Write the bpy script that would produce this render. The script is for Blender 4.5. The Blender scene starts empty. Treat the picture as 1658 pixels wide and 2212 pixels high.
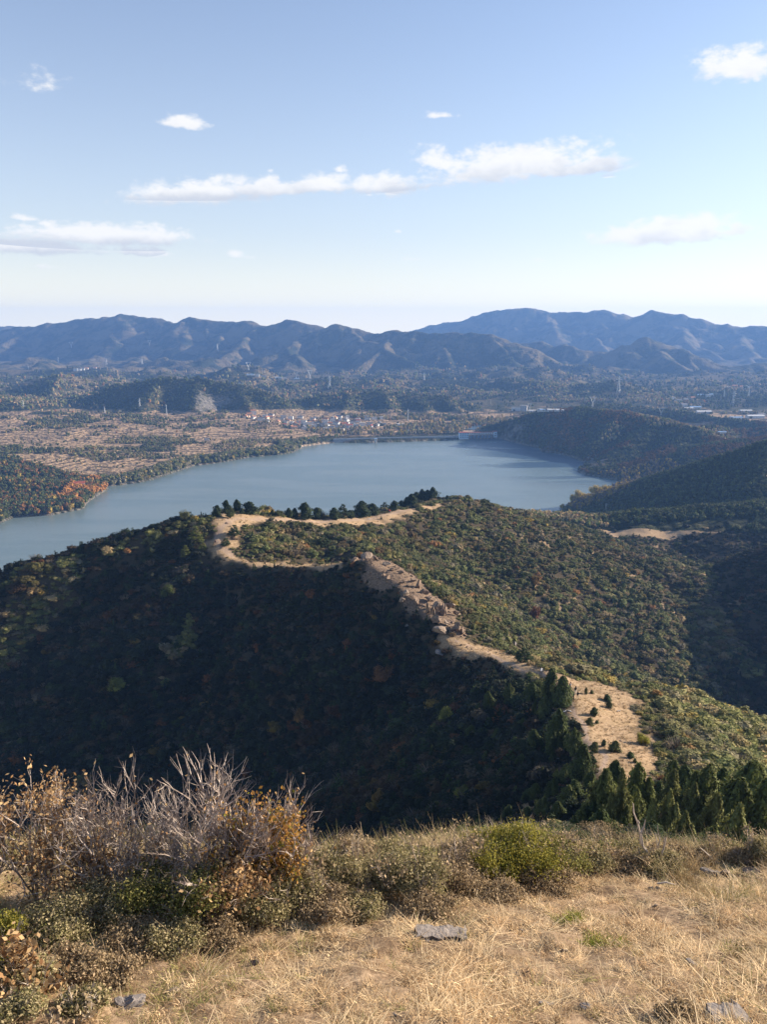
import bpy, math, random
import numpy as np
from mathutils import Vector, Matrix
R = math.radians
rnd = random.Random(7)
rng = np.random.default_rng(11)
scene = bpy.context.scene
COL = scene.collection
# ------------------------------------------------------------------ camera, sky, sun
F = 1660.0; PITCH = R(13.58); CX, CY = 829.0, 1106.0; CZ = 250.0
cp, sp = math.cos(PITCH), math.sin(PITCH)
cd = bpy.data.cameras.new('camera'); cam = bpy.data.objects.new('camera', cd); COL.objects.link(cam)
cd.sensor_fit = 'VERTICAL'; cd.sensor_height = 24.0; cd.lens = F/2212*24.0
cd.clip_start = 0.1; cd.clip_end = 40000
cam.location = (0, 0, CZ); cam.rotation_euler = (R(90)-PITCH, 0, 0)
scene.camera = cam
SUN_AZ = R(71)       # clockwise from the viewing direction (+y)
SUN_EL = R(19)
SUN_STRENGTH = 5.0; SKY_STRENGTH = 0.084; EXPOSURE = 1.28
HAZE = 0.000088
vs = scene.view_settings
vs.view_transform = 'Standard'; vs.look = 'None'; vs.gamma = 1.0; vs.exposure = EXPOSURE; vs.use_curve_mapping = False
cy = scene.cycles
cy.max_bounces = 5; cy.diffuse_bounces = 2; cy.glossy_bounces = 2; cy.transmission_bounces = 2
cy.volume_bounces = 0; cy.transparent_max_bounces = 6
cy.use_denoising = True
try: cy.denoiser = 'OPENIMAGEDENOISE'; cy.denoising_prefilter = 'ACCURATE'
except Exception: pass
try: cy.use_light_tree = False
except Exception: pass

sd = bpy.data.lights.new('sun', 'SUN'); so = bpy.data.objects.new('sun', sd); COL.objects.link(so)
sd.energy = SUN_STRENGTH; sd.angle = R(0.55); sd.color = (1.0, 0.87, 0.72)
sdir = Vector((math.sin(SUN_AZ)*math.cos(SUN_EL), math.cos(SUN_AZ)*math.cos(SUN_EL), math.sin(SUN_EL)))
so.rotation_euler = sdir.to_track_quat('Z', 'Y').to_euler()
so.location = (300, 50, 400)

class NT:
    def __init__(s, tree): s.t = tree
    def n(s, typ, **kw):
        o = s.t.nodes.new(typ)
        for k, v in kw.items():
            if k == 'ins':
                for i, val in v.items():
                    if isinstance(val, bpy.types.NodeSocket): s.t.links.new(val, o.inputs[i])
                    else: o.inputs[i].default_value = val
            else: setattr(o, k, v)
        return o
    def m(s, op, a, b=None, c=None, clamp=False):
        ins = {0: a}
        if b is not None: ins[1] = b
        if c is not None: ins[2] = c
        return s.n('ShaderNodeMath', operation=op, use_clamp=clamp, ins=ins).outputs[0]
    def vm(s, op, a, b=None):
        ins = {0: a}
        if b is not None: ins[1] = b
        return s.n('ShaderNodeVectorMath', operation=op, ins=ins).outputs[0]
    def mix(s, fac, a, b, blend='MIX'):
        o = s.n('ShaderNodeMix', data_type='RGBA', blend_type=blend)
        for i, val in ((0, fac), (6, a), (7, b)):
            if isinstance(val, bpy.types.NodeSocket): s.t.links.new(val, o.inputs[i])
            else: o.inputs[i].default_value = val
        return o.outputs[2]
    def noise(s, vec, scale, detail=4, rough=0.55, dist=0.0):
        return s.n('ShaderNodeTexNoise', ins={'Vector': vec, 'Scale': scale, 'Detail': detail, 'Roughness': rough, 'Distortion': dist}).outputs[0]
    def ramp(s, x, lo, hi):
        o = s.n('ShaderNodeMapRange', interpolation_type='SMOOTHSTEP', ins={0: x, 1: lo, 2: hi, 3: 0.0, 4: 1.0})
        return o.outputs[0]
def c4(c): return (c[0], c[1], c[2], 1.0)

world = bpy.data.worlds.new('World'); scene.world = world; world.use_nodes = True
wt = world.node_tree; wt.nodes.clear(); W = NT(wt)
sky = W.n('ShaderNodeTexSky', sky_type='NISHITA', sun_disc=False)
sky.sun_elevation = SUN_EL; sky.sun_rotation = SUN_AZ; sky.altitude = 300
sky.air_density = 1.0; sky.dust_density = 0.35; sky.ozone_density = 2.0
tc = W.n('ShaderNodeTexCoord').outputs['Generated']
sx = W.n('ShaderNodeSeparateXYZ', ins={0: tc})
az = W.m('MULTIPLY', W.m('ARCTAN2', sx.outputs[0], sx.outputs[1]), 57.29578)
el = W.m('MULTIPLY', W.m('ARCSINE', sx.outputs[2]), 57.29578)
def ang(u, v):
    d = np.array([(u-CX)/F, cp+(CY-v)/F*sp, -sp+(CY-v)/F*cp]); d /= np.linalg.norm(d)
    return math.degrees(math.atan2(d[0], d[1])), math.degrees(math.asin(d[2]))
# clouds: u, v of the centre, half width, half height (frame units), tilt deg, density, flat grey base
CLOUDS = [(600,410,260,17,-3,1.0,.7),(1250,368,120,16,-2,.9,.4),(395,268,58,15,3,1.0,.2),(950,250,34,8,0,.75,.1),(90,185,62,26,-12,.45,0.),(1600,148,105,40,8,1.0,.25),
          (1110,362,200,40,-5,1.05,.55),(945,352,48,26,10,1.0,.3),(1300,352,60,16,0,.95,.2),
          (440,420,175,28,-4,1.0,.55),(575,405,40,22,0,1.2,.2),(700,400,80,20,0,1.0,.3),(830,405,85,24,0,1.0,.35),
          (220,512,215,24,0,1.05,.8),(50,535,190,20,0,.95,1.),(300,545,65,11,0,.9,.2),(1450,505,165,29,-2,1.25,.45),
          (1580,502,40,14,0,.9,.2),(55,472,34,8,0,.7,.1),(515,550,38,10,8,.6,.1),(1310,382,18,7,0,.6,.1),
          (900,560,28,5,0,.45,.1),(1160,562,32,5,0,.4,.1),(585,370,10,6,0,.5,0.),(735,368,16,8,0,.5,0.),(1640,503,20,6,0,.5,.1),(110,578,40,8,0,.35,.1),(1190,172,30,5,0,.25,0.),(860,500,10,4,0,.5,0.)]
cvec = W.n('ShaderNodeCombineXYZ', ins={0: az, 1: W.m('MULTIPLY', el, 1.7), 2: 0.0}).outputs[0]
n1 = W.noise(cvec, 0.55, 7, 0.6, 0.3)
n2 = W.noise(W.vm('ADD', cvec, (7.3, .35, 3.1)), 0.55, 7, 0.6, 0.3)
ed = W.n('ShaderNodeTexVoronoi', feature='SMOOTH_F1', ins={'Vector': cvec, 'Scale': 1.15, 'Smoothness': .6, 'Detail': 3.0, 'Roughness': .6}).outputs[0]
mask = None; grey = None
for (u, v, hw, hh, tilt, dens, gr) in CLOUDS:
    a0, e0 = ang(u, v); a1, _ = ang(u+hw, v); _, e1 = ang(u, v-hh)
    ra, re = max(a1-a0, .1)*1.22, max(e1-e0, .1)*1.6
    t = math.tan(R(tilt))
    da = W.m('SUBTRACT', az, a0); de = W.m('SUBTRACT', el, e0)
    de = W.m('MULTIPLY_ADD', da, t, de)
    A = W.m('DIVIDE', da, ra); E = W.m('DIVIDE', de, re)
    # flat base: the lower half falls off faster
    Elow = W.m('MULTIPLY', W.m('MINIMUM', E, 0.0), 0.75)
    E2 = W.m('ADD', E, Elow)
    d = W.m('SQRT', W.m('ADD', W.m('MULTIPLY', A, A), W.m('MULTIPLY', E2, E2)))
    g = W.m('MULTIPLY', W.m('MULTIPLY', W.m('SUBTRACT', 1.15, d), 1.5), dens)
    gg = W.m('MULTIPLY', W.m('MULTIPLY', W.m('SUBTRACT', .25, E), gr), W.m('GREATER_THAN', g, -0.3))
    mask = g if mask is None else W.m('MAXIMUM', mask, g)
    grey = gg if grey is None else W.m('MAXIMUM', grey, gg)
edge = W.m('ADD', W.m('MULTIPLY', W.m('SUBTRACT', n1, 0.5), 1.9), W.m('MULTIPLY', W.m('SUBTRACT', 0.72, ed), .55))
cov = W.m('ADD', mask, edge)
cov = W.ramp(cov, 0.05, 0.95)
cov = W.m('MULTIPLY', cov, W.ramp(mask, -0.28, 0.15))
shade = W.m('ADD', W.m('MULTIPLY', W.m('SUBTRACT', n2, .5), 1.2), W.m('MULTIPLY', grey, 1.5))
shade = W.ramp(shade, -0.05, 0.95)
ccol = W.mix(shade, (5.2, 5.1, 5.0, 1), (3.35, 3.5, 3.85, 1))
hzf = W.m('MULTIPLY', W.m('POWER', 2.718, W.m('MULTIPLY', W.m('MAXIMUM', el, 0.0), -.095)), .82)
base = W.mix(hzf, W.mix(1.0, sky.outputs[0], (1.04, .97, 1.0, 1), 'MULTIPLY'), W.mix(W.ramp(el, -3.0, 7.0), (7.8, 7.0, 4.9, 1), (4.15, 4.1, 4.05, 1)))
full = W.mix(W.m('MULTIPLY', cov, 0.9), base, ccol)
bg = W.n('ShaderNodeBackground', ins={0: full, 1: SKY_STRENGTH})
world.cycles.sampling_method = 'NONE'
wo = W.n('ShaderNodeOutputWorld'); wt.links.new(bg.outputs[0], wo.inputs[0])

# ------------------------------------------------------------------ helpers
def P(u, v, y):
    dy = cp+(CY-v)/F*sp; t = y/dy
    return np.array([t*(u-CX)/F, y, CZ+t*(-sp+(CY-v)/F*cp)])
def _h(ix, iy, seed):
    n = (ix.astype(np.int64)*374761393 + iy.astype(np.int64)*668265263 + seed*974634777) & 0xffffffff
    n = ((n ^ (n >> 13))*1274126177) & 0xffffffff
    return ((n ^ (n >> 16)) & 0xffffff)/float(0xffffff)
def vnoise(x, y, seed=0):
    ix = np.floor(x); iy = np.floor(y); fx = x-ix; fy = y-iy
    fx = fx*fx*fx*(fx*(fx*6-15)+10); fy = fy*fy*fy*(fy*(fy*6-15)+10)
    ix = ix.astype(np.int64); iy = iy.astype(np.int64)
    a = _h(ix, iy, seed); b = _h(ix+1, iy, seed); c = _h(ix, iy+1, seed); d = _h(ix+1, iy+1, seed)
    return (a+(b-a)*fx+(c-a)*fy+(a-b-c+d)*fx*fy)*2-1
def fbm(x, y, seed=0, octv=4, gain=0.5):
    s = 0; a = 1; f = 1
    for i in range(octv):
        s = s+a*vnoise(x*f+i*17.3, y*f-i*9.1, seed+i); a *= gain; f *= 2.03
    return s
def sstep(x, a, b):
    t = np.clip((x-a)/(b-a), 0, 1); return t*t*(3-2*t)
def smax(a, b, k):
    h = np.maximum(k-np.abs(a-b), 0)/k
    return np.maximum(a, b)+h*h*k*.25
def inpoly(x, y, poly):
    x = np.asarray(x); y = np.asarray(y); c = np.zeros(x.shape, bool); n = len(poly); j = n-1
    for i in range(n):
        xi, yi = poly[i]; xj, yj = poly[j]
        if yi != yj: c ^= ((yi > y) != (yj > y)) & (x < (xj-xi)*(y-yi)/(yj-yi)+xi)
        j = i
    return c
def dseg(x, y, ax, ay, bx, by):
    dx, dy = bx-ax, by-ay; L2 = dx*dx+dy*dy+1e-9
    t = np.clip(((x-ax)*dx+(y-ay)*dy)/L2, 0, 1)
    return np.hypot(x-ax-t*dx, y-ay-t*dy), t
def dpoly(x, y, poly, closed=True):
    d = None; n = len(poly)
    for i in range(n if closed else n-1):
        a = poly[i]; b = poly[(i+1) % n]
        q, _ = dseg(x, y, a[0], a[1], b[0], b[1]); d = q if d is None else np.minimum(d, q)
    return d
# ------------------------------------------------------------------ terrain
def lk(u, v): # point of the lake surface under frame position
    dz = -sp+(CY-v)/F*cp; t = -CZ/dz; return (t*(u-CX)/F, t*(cp+(CY-v)/F*sp))
SH_FAR = [(-140,1190),(0,1130),(30,1118),(110,1113),(178,1100),(188,1086),(215,1068),(236,1056),(212,1051),(245,1050),(300,1043),(330,1036),(360,1026),(385,1018),(420,1006),(480,999),(540,988),(600,983),(632,978),(652,968),(640,966),(690,960),(727,956),(770,957),(850,955),(995,950),(1040,946),(1075,946),
          (1100,953),(1130,961),(1165,968),(1172,977),(1200,979),(1235,988),(1264,999),(1258,1008),(1248,1018),(1262,1025),(1310,1033),(1345,1040),(1330,1050),(1300,1062),(1270,1075),(1240,1090),(1215,1105)]
LAKE = [lk(*q) for q in SH_FAR]+[(215,960),(150,870),(60,800),(-60,700),(-330,560),(-900,500),(-1100,900)]
def sdlake(x, y):
    d = dpoly(x, y, LAKE); return np.where(inpoly(x, y, LAKE), -d, d)
RG = []   # segments: ax ay az bx by bz sLa sRa sLb sRb w k ba bb s2 carve
def ridge(pts, sL=.6, sR=.6, w=4, brk=None, s2=.8, world=False, carve=1.0):
    q = []
    for i, p in enumerate(pts):
        xyz = np.array(p[:3], float) if world else P(p[0], p[1], p[2])
        q.append((xyz, p[3] if len(p) > 3 else sL, p[4] if len(p) > 4 else sR, brk[i] if brk else 1e9))
    RG.append([(q[i], q[i+1], w, s2, carve) for i in range(len(q)-1)])
    return q
# knoll and the steep spine that leads down to the junipers
ridge([(1120,1915,14.5,.95,.5),(1250,1935,25,.9,.45),(1420,1885,42,.9,.4),(1480,1815,58,.85,.3),(1400,1735,76,.8,.26),(1300,1655,100,.8,.23),(1262,1580,118,.8,.22),(1236,1500,140,.8,.22),(1178,1454,160,.85,.22),(1060,1420,178,.85,.24),(985,1394,188,.9,.28)],
      w=2.5, brk=[10,14,30,60,62,58,50,30,9,7,6], s2=.8)
ridge([(985,1394,188),(952,1352,197),(922,1322,205),(884,1284,215),(842,1244,227),(796,1212,238),(766,1208,245),(740,1216,252),(640,1227,268),(560,1223,281),(490,1206,290),(468,1168,302),(465,1125,318)], .85, .28, w=2.5, brk=[6,6,7,7,6,4,3,3,4,5,8,10,10], s2=.68)
ridge([(465,1125,318),(500,1107,335),(560,1110,347),(620,1117,358),(700,1122,372),(780,1119,395),(860,1104,420),(930,1089,450),(1000,1080,480)], .55, .42, w=9)
ridge([(465,1125,318),(400,1123,318),(310,1148,312),(180,1187,305),(60,1218,298),(-100,1266,290),(-300,1330,270)], .8, .62, w=5)  # travel left: left side faces camera
# carve spurs on the dark left slope
for (a, b) in (((1178,1445,160),(1010,1680,128)),):
    ridge([(a[0], a[1]+14, a[2]), b], .7, .7, w=14)
ridge([(1000,1080,480),(1090,1107,500),(1180,1146,500),(1290,1190,490),(1400,1218,480),(1500,1242,475),(1600,1290,455),(1750,1370,430),(1950,1440,400)], .3, .42, w=10)
for (a, b) in (((900,1098,436),(960,1290,340)), ((1090,1107,500),(1180,1330,355)), ((1290,1190,490),(1400,1420,345)), ((1500,1242,475),(1620,1450,345)), ((700,1122,372),(760,1185,318))):
    ridge([a, b], .5, .5, w=8)
ridge([(1060,1112,640),(1150,1112,700),(1230,1120,720),(1300,1122,705),(1400,1114,700),(1500,1108,690),(1560,1102,690),(1658,1094,680),(1800,1080,670),(2000,1060,650)], .4, .22, w=16)
for (a, b) in (((1400,1114,700),(1380,1190,600)), ((1560,1102,690),(1600,1230,560)), ((1800,1080,670),(1720,1250,520)), ((1250,1120,715),(1210,1150,620))):
    ridge([a, b], .3, .3, w=12)
ridge([(1225,1124,960),(1330,1086,965),(1420,1050,960),(1500,1018,950),(1570,990,930),(1658,958,900),(1800,925,870),(2000,965,820)], .62, .6, w=7)
for (a, b) in (((1420,1052,960),(1400,1090,880)), ((1570,992,930),(1520,1060,830)), ((1700,948,895),(1640,1045,790))):
    ridge([a, b], .45, .45, w=6)
# headland on the right shore
ridge([(1052,928,1850),(1100,908,1760),(1180,888,1700),(1260,884,1680),(1350,892,1600),(1430,908,1520),(1500,928,1450),(1545,950,1390),(1600,975,1320)], .34, .62, w=18)
for (a, b) in (((1180,888,1700),(1140,945,1650)), ((1260,884,1680),(1200,965,1520)), ((1350,892,1600),(1262,985,1430)), ((1430,908,1520),(1300,1000,1360)), ((1500,928,1450),(1400,1012,1290)), ((1300,900,1640),(1300,955,1500)),((1545,950,1390),(1480,1020,1230))):
    ridge([a, b], .55, .55, w=12)
ridge([(1130,895,2050),(1230,885,2050),(1290,874,2080),(1350,876,2080),(1410,884,2060),(1470,890,1950),(1550,905,1850),(1660,915,1750),(1850,905,1700)], .4, .45, w=20)
ridge([(1490,932,1600),(1540,922,1620),(1600,930,1640),(1700,925,1600)], .4, .4, w=20)
ridge([(1560,960,1300),(1640,950,1320),(1800,930,1300)], .3, .3, w=20)
# peninsula and the near left shore
ridge([(-120,1032,1150),(0,1038,1150),(80,1043,1150),(150,1047,1155),(215,1056,1180)], .35, .45, w=14)
# mid hills on the left
ridge([(150,860,2450),(205,853,2400),(260,832,2350),(345,818,2320),(430,818,2300),(520,833,2260),(575,850,2220),(610,872,2180)], .5, .55, w=18)
ridge([(600,885,2250),(650,866,2300),(700,853,2300),(760,846,2320),(830,845,2320),(900,855,2300),(960,858,2280),(1010,872,2250),(1060,890,2200)], .5, .5, w=16)
ridge([(-150,850,2700),(-20,838,2750),(60,832,2750),(130,808,2800),(200,828,2800),(250,822,2850),(310,845,2850)], .4, .42, w=20)
ridge([(-150,830,2300),(-40,850,2200),(30,872,2150),(80,890,2100)], .35, .35, w=18)
ridge([(0,800,3600),(80,800,3600),(180,795,3650),(300,812,3500),(450,824,3300),(560,830,3200),(650,838,3100)], .3, .3, w=30)
ridge([(560,830,3200),(640,842,3000),(700,836,2900),(780,840,2900)], .3, .3, w=30)
for (a, b) in (((430,818,2300),(420,880,2080)), ((345,818,2320),(300,890,2060)), ((520,833,2260),(545,900,2050)), ((760,846,2320),(740,893,2130)), ((900,855,2300),(930,893,2130)), ((830,845,2320),(850,898,2100)), ((205,853,2400),(190,890,2200)), ((130,808,2800),(100,870,2400)), ((250,822,2850),(200,868,2500)),((650,866,2300),(620,905,2090)), ((960,858,2280),(1000,895,2120))):
    ridge([a, b], .6, .6, w=10)
for (u, v, y, r) in ((330,897,2020,130),(150,905,1950,120),(250,925,1780,150),(60,930,1750,140),(420,930,1780,120),(120,965,1500,110),(480,905,2000,120),(560,925,1800,110),(20,985,1380,90),(330,960,1560,110),(450,955,1620,100)):
    c = P(u, v, y); ridge([(c[0]-r*.8, c[1]+r*.1, c[2]-4), tuple(c), (c[0]+r*.9, c[1]-r*.15, c[2]-5)], .16, .16, w=30, world=True)
def spurs(q, step, length, axis, side, seed, toward=(-.25, -1.0), spread=.5, sub=True):
    r = random.Random(seed); 
    for i in range(len(q)-1):
        a, b = q[i][0], q[i+1][0]; L = math.hypot(*(b-a)[:2]); n = max(1, int(L/step+r.random()))
        for k in range(n):
            t = (k+r.uniform(.2, .8))/n; p = a+(b-a)*t
            th = math.atan2(toward[1], toward[0])+r.uniform(-spread, spread)
            ln = length*r.uniform(.6, 1.25); dx, dy = math.cos(th), math.sin(th)
            pts = []; z = p[2]-4
            for s_ in range(4):
                f = s_/3.0; wob = r.uniform(-.12, .12)*ln*(1 if s_ else 0)
                zz = z-axis*ln*(f**.85)*r.uniform(.88, 1.12)
                pts.append((p[0]+dx*ln*f-dy*wob, p[1]+dy*ln*f+dx*wob, zz))
            ridge(pts, side, side, w=14, world=True)
            if sub:
                for j in (1, 2):
                    for sg in (-1, 1):
                        if r.random() < .8:
                            m = pts[j]; th2 = th+sg*r.uniform(.6, 1.0); l2 = ln*.38*r.uniform(.6, 1.2)
                            ridge([(m[0], m[1], m[2]-3), (m[0]+math.cos(th2)*l2, m[1]+math.sin(th2)*l2, m[2]-3-l2*axis*1.25)], side*1.1, side*1.1, w=10, world=True)
m1 = ridge([(-350,715,6100),(-150,712,6000),(0,712,5900),(60,705,5850),(100,701,5800),(180,690,5750),(215,689,5700),(260,681,5600),(300,686,5600),(345,691,5550),(390,690,5450),(410,687,5400),(435,694,5350),(500,698,5250),(520,696,5200),(560,699,5100),(600,698,5000),(630,692,4950),(660,699,4850),(700,706,4750),(735,697,4650),(790,711,4550),(830,714,4450),(880,720,4350),(960,722,4250),(1050,723,4150),(1095,735,4050),(1130,752,3900),(1160,790,3700),(1200,830,3450)], .5, .62, w=30)
spurs(m1[:13], 520, 700, .36, .5, 3, toward=(.1, -1), sub=False); spurs(m1[12:], 340, 950, .25, .75, 4, toward=(.38, -1))
ml = ridge([(-200,700,7000),(-60,702,7000),(20,702,6950),(55,704,6900),(120,716,6850)], .5, .5, w=30)
m2 = ridge([(860,722,7200),(895,714,7100),(960,698,7000),(1000,690,6900),(1025,682,6900),(1075,672,6800),(1135,667,6700),(1165,671,6700),(1200,676,6600),(1260,677,6500),(1302,670,6400),(1340,680,6300),(1370,688,6300),(1410,672,6100),(1440,680,6000),(1475,682,5900),(1540,697,5800),(1600,706,5700),(1658,708,5600),(1800,712,5400),(2100,715,5200)], .5, .6, w=30)
spurs(m2, 560, 1100, .26, .7, 5, toward=(.3, -1))
m3 = ridge([(1050,770,4700),(1110,745,4700),(1170,738,4650),(1200,742,4600),(1250,755,4400),(1310,752,4350),(1360,742,4300),(1395,727,4250),(1420,735,4200),(1470,755,4100),(1520,785,3950),(1580,800,3800),(1640,815,3600)], .5, .6, w=24)
spurs(m3, 260, 700, .25, .7, 9, toward=(.35, -1))
m4 = ridge([(1070,800,3500),(1110,790,3550),(1170,800,3450),(1230,815,3300),(1290,825,3150),(1340,838,3050),(1420,850,2950)], .45, .5, w=20)
spurs(m4, 200, 380, .25, .45, 12, toward=(.3, -1), sub=False)
m5 = ridge([(750,815,3500),(830,828,3300),(900,835,3250),(960,815,3400),(1010,803,3450),(1060,812,3350),(1130,835,3100),(1230,845,2900)], .4, .45, w=20)
spurs(m5, 220, 380, .25, .45, 13, toward=(.2, -1), sub=False)
m6 = ridge([(1440,820,3900),(1520,812,3900),(1600,800,4000),(1700,790,4000),(1900,780,3900)], .35, .35, w=24)
spurs(m6, 250, 420, .2, .4, 14, sub=False)
for q_ in ([(820,837,3000),(880,822,3050),(960,818,3050),(1030,826,3000),(1080,842,2900)], [(1030,872,2450),(1100,853,2550),(1180,846,2600),(1260,850,2550),(1340,862,2450),(1410,874,2350)], [(1290,852,2900),(1380,840,3000),(1460,846,2950),(1530,858,2850)], [(1560,874,2300),(1640,866,2350),(1750,860,2300)], [(620,812,3900),(720,806,3900),(800,812,3850),(880,808,3800)]):
    spurs(ridge(q_, .4, .45, w=16), 170, 230, .25, .5, int(q_[0][0]), toward=(.2, -1), sub=False)
ridge([(1560,860,2900),(1620,845,2950),(1720,838,2900)], .35, .35, w=24)
# unseen hill to the right, whose shade falls into the valley
ridge([(330,430,150),(300,330,140),(270,260,125)], .55, .55, w=15, world=True)

def knoll(x, y):
    ye = 12.6+.35*np.sin(x*.8)+.5*vnoise(x*.5, y*0+3.3, 5)-.07*np.maximum(-x, 0)
    pl = -7.0-.42*(np.minimum(y, ye)-6.5)-.012*np.maximum(x, 0)
    z = CZ+pl-.95*np.maximum(y-ye, 0)
    z = z-.75*np.maximum(-x-16, 0)-.5*np.maximum(x-22, 0)
    return z+.09*fbm(x*.55, y*.55, 31, 3)+.03*fbm(x*2.6, y*2.6, 33, 2)
def H(x, y, want=False):
    x = np.asarray(x, float).ravel(); y = np.asarray(y, float).ravel()
    sdl = sdlake(x, y)
    r = np.hypot(x, y)
    # plain round the lake
    plain = 2+np.clip(sdl, 0, 900)*.016+np.minimum(np.maximum(sdl, 0)*.25, 5)
    leftland = sstep(-x, -350, 100)*sstep(y, 1000, 1300)*(1-sstep(y, 2300, 2700))
    plain = plain+leftland*(7*fbm(x/170, y/120, 41, 4)+4*np.abs(fbm(x/70, y/60, 44, 3)))*sstep(sdl, 10, 160)
    plain = plain+sstep(r, 2350, 3000)*(34*np.maximum(fbm(x/300, y/380, 47, 4)+.12, 0)+14*np.maximum(fbm(x/120, y/150, 49, 3), 0))*(1-.75*sstep(x, 780, 950)*(1-sstep(x, 1500, 1700))*(1-sstep(y, 3300, 3600)))
    plain = np.where(y < 700, 2.0, plain)
    z = plain.copy(); dc = np.full(x.shape, 400.0)
    for rd in RG:
        zr = np.full(x.shape, -1e6); dr = np.full(x.shape, 1e6)
        for (A, B, w, s2, carve) in rd:
            a, b = A[0], B[0]
            smin = min(A[1], A[2], B[1], B[2]); reach = max(a[2], b[2])/max(smin, .1)+40
            m = np.nonzero((x > min(a[0], b[0])-reach) & (x < max(a[0], b[0])+reach) & (y > min(a[1], b[1])-reach) & (y < max(a[1], b[1])+reach))[0]
            if len(m) == 0: continue
            X = x[m]; Y = y[m]; dx, dy = b[0]-a[0], b[1]-a[1]; L = math.hypot(dx, dy)+1e-9
            al = ((X-a[0])*dx+(Y-a[1])*dy)/L; pe = ((Y-a[1])*dx-(X-a[0])*dy)/L
            t = np.clip(al/L, 0, 1); out = al-t*L; d = np.hypot(out, pe)
            s01 = .5+.5*pe/np.maximum(d, 1e-6)           # 1 = left
            sl = (A[1]*(1-t)+B[1]*t)*s01+(A[2]*(1-t)+B[2]*t)*(1-s01)
            de = np.sqrt(d*d+w*w)-w
            fall = sl*de
            if A[3] < 1e8:
                bk = A[3]*(1-t)+B[3]*t; bk = bk+(1-sstep(1-s01, .3, .6))*1e4
                fall = fall+np.maximum(s2-sl, 0)*np.maximum(np.sqrt(np.maximum(de-bk, 0)**2+16)-4, 0)
            hh = a[2]*(1-t)+b[2]*t-fall
            better = hh > zr[m]
            zr[m] = np.maximum(zr[m], hh); dr[m] = np.where(better, d, dr[m])
        k = np.clip(r*.008, 1.2, 9)
        dc = np.where(zr > z, dr, dc)
        z = smax(z, zr, k)
    # roughness growing away from the crests
    cm = sstep(dc, 3, 40)
    a1 = np.where(r < 800, 1.9, 0)*cm*sstep(r, 25, 130)
    z = z+a1*fbm(x/38, y/38, 51, 4)+np.where(r < 800, .5, 0)*fbm(x/9, y/9, 52, 2)*sstep(r, 30, 90)
    far = sstep(r, 800, 2200)
    hgt = np.clip((z-12)/90, 0, 1)
    z = z-far*hgt*sstep(dc, 5, 120)*(30*(1-np.abs(fbm(x/300, y/300, 61, 4)))-16)*sstep(r, 1500, 3500)
    z = z+far*hgt*5.5*fbm(x/70, y/70, 63, 4)*sstep(dc, 0, 50)
    z = z+sstep(r, 3000, 4200)*hgt*(24*(.42-np.abs(fbm(x/240, y/240, 65, 3)))+5*fbm(x/60, y/60, 67, 3))
    # headlands drop to the water with a low bank, the bed lies below
    bank = 0.5+np.maximum(sdl, 0)*1.15
    z = np.where((sdl < 60) & (sdl >= 0) & (y > 560), np.minimum(z, bank), z)
    z = np.where((sdl < 0) & (y > 560), np.minimum(z, -.5+np.maximum(sdl, -40)*.3), z)
    # knoll of the foreground
    kn = knoll(x, y)
    m = r < 140
    z = np.where(m, smax(np.where(m, kn, 0), z, .8), z)
    z = np.where((r < 15) & (y < 13.2), kn, z)
    if want: return z, dc, sdl
    return z
def Hs(x, y): return float(H(np.array([x]), np.array([y]))[0])
TS = np.concatenate([np.geomspace(6, 60, 90), np.geomspace(60.5, 9000, 620)])
def hits(uv, start=0.0):
    uv = np.asarray(uv, float); n = len(uv)
    dx = (uv[:, 0]-CX)/F; dy = cp+(CY-uv[:, 1])/F*sp; dz = -sp+(CY-uv[:, 1])/F*cp
    T = TS[TS > start]
    X = dx[:, None]*T; Y = dy[:, None]*T; Z = CZ+dz[:, None]*T
    hh = H(X, Y).reshape(X.shape); b = Z < hh; i = np.argmax(b, axis=1)
    ok = b.any(axis=1); lo = T[np.maximum(i-1, 0)]; hi = T[i]
    for _ in range(7):
        mid = (lo+hi)/2; q = CZ+dz*mid < H(dx*mid, dy*mid); hi = np.where(q, mid, hi); lo = np.where(q, lo, mid)
    t = hi; out = np.stack([dx*t, dy*t, H(dx*t, dy*t)], 1)
    return out, ok, t

def mesh_np(name, V, Fs, smooth=False, mats=(), midx=None):
    me = bpy.data.meshes.new(name)
    V = np.asarray(V, np.float32); me.vertices.add(len(V)); me.vertices.foreach_set('co', V.ravel())
    if not isinstance(Fs, list): Fs = [Fs]
    Fs = [np.asarray(f, np.int32) for f in Fs if len(f)]
    tot = sum(f.size for f in Fs); np_ = sum(len(f) for f in Fs)
    me.loops.add(tot); me.polygons.add(np_)
    me.loops.foreach_set('vertex_index', np.concatenate([f.ravel() for f in Fs]))
    st = []; o = 0
    for f in Fs:
        st.append(o+np.arange(len(f))*f.shape[1]); o += f.size
    me.polygons.foreach_set('loop_start', np.concatenate(st).astype(np.int32))
    try: me.polygons.foreach_set('loop_total', np.concatenate([np.full(len(f), f.shape[1]) for f in Fs]).astype(np.int32))
    except Exception: pass
    if midx is not None: me.polygons.foreach_set('material_index', np.asarray(midx, np.int32))
    me.polygons.foreach_set('use_smooth', np.full(np_, smooth))
    me.update(calc_edges=True)
    for m in mats: me.materials.append(m)
    return me
def link(name, me, parent=None, loc=(0, 0, 0)):
    o = bpy.data.objects.new(name, me); COL.objects.link(o); o.location = loc
    if parent: o.parent = parent
    return o
def tag(o, label=None, cat=None, group=None, kind=None):
    if label: o['label'] = label
    if cat: o['category'] = cat
    if group: o['group'] = group
    if kind: o['kind'] = kind
    return o
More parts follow.
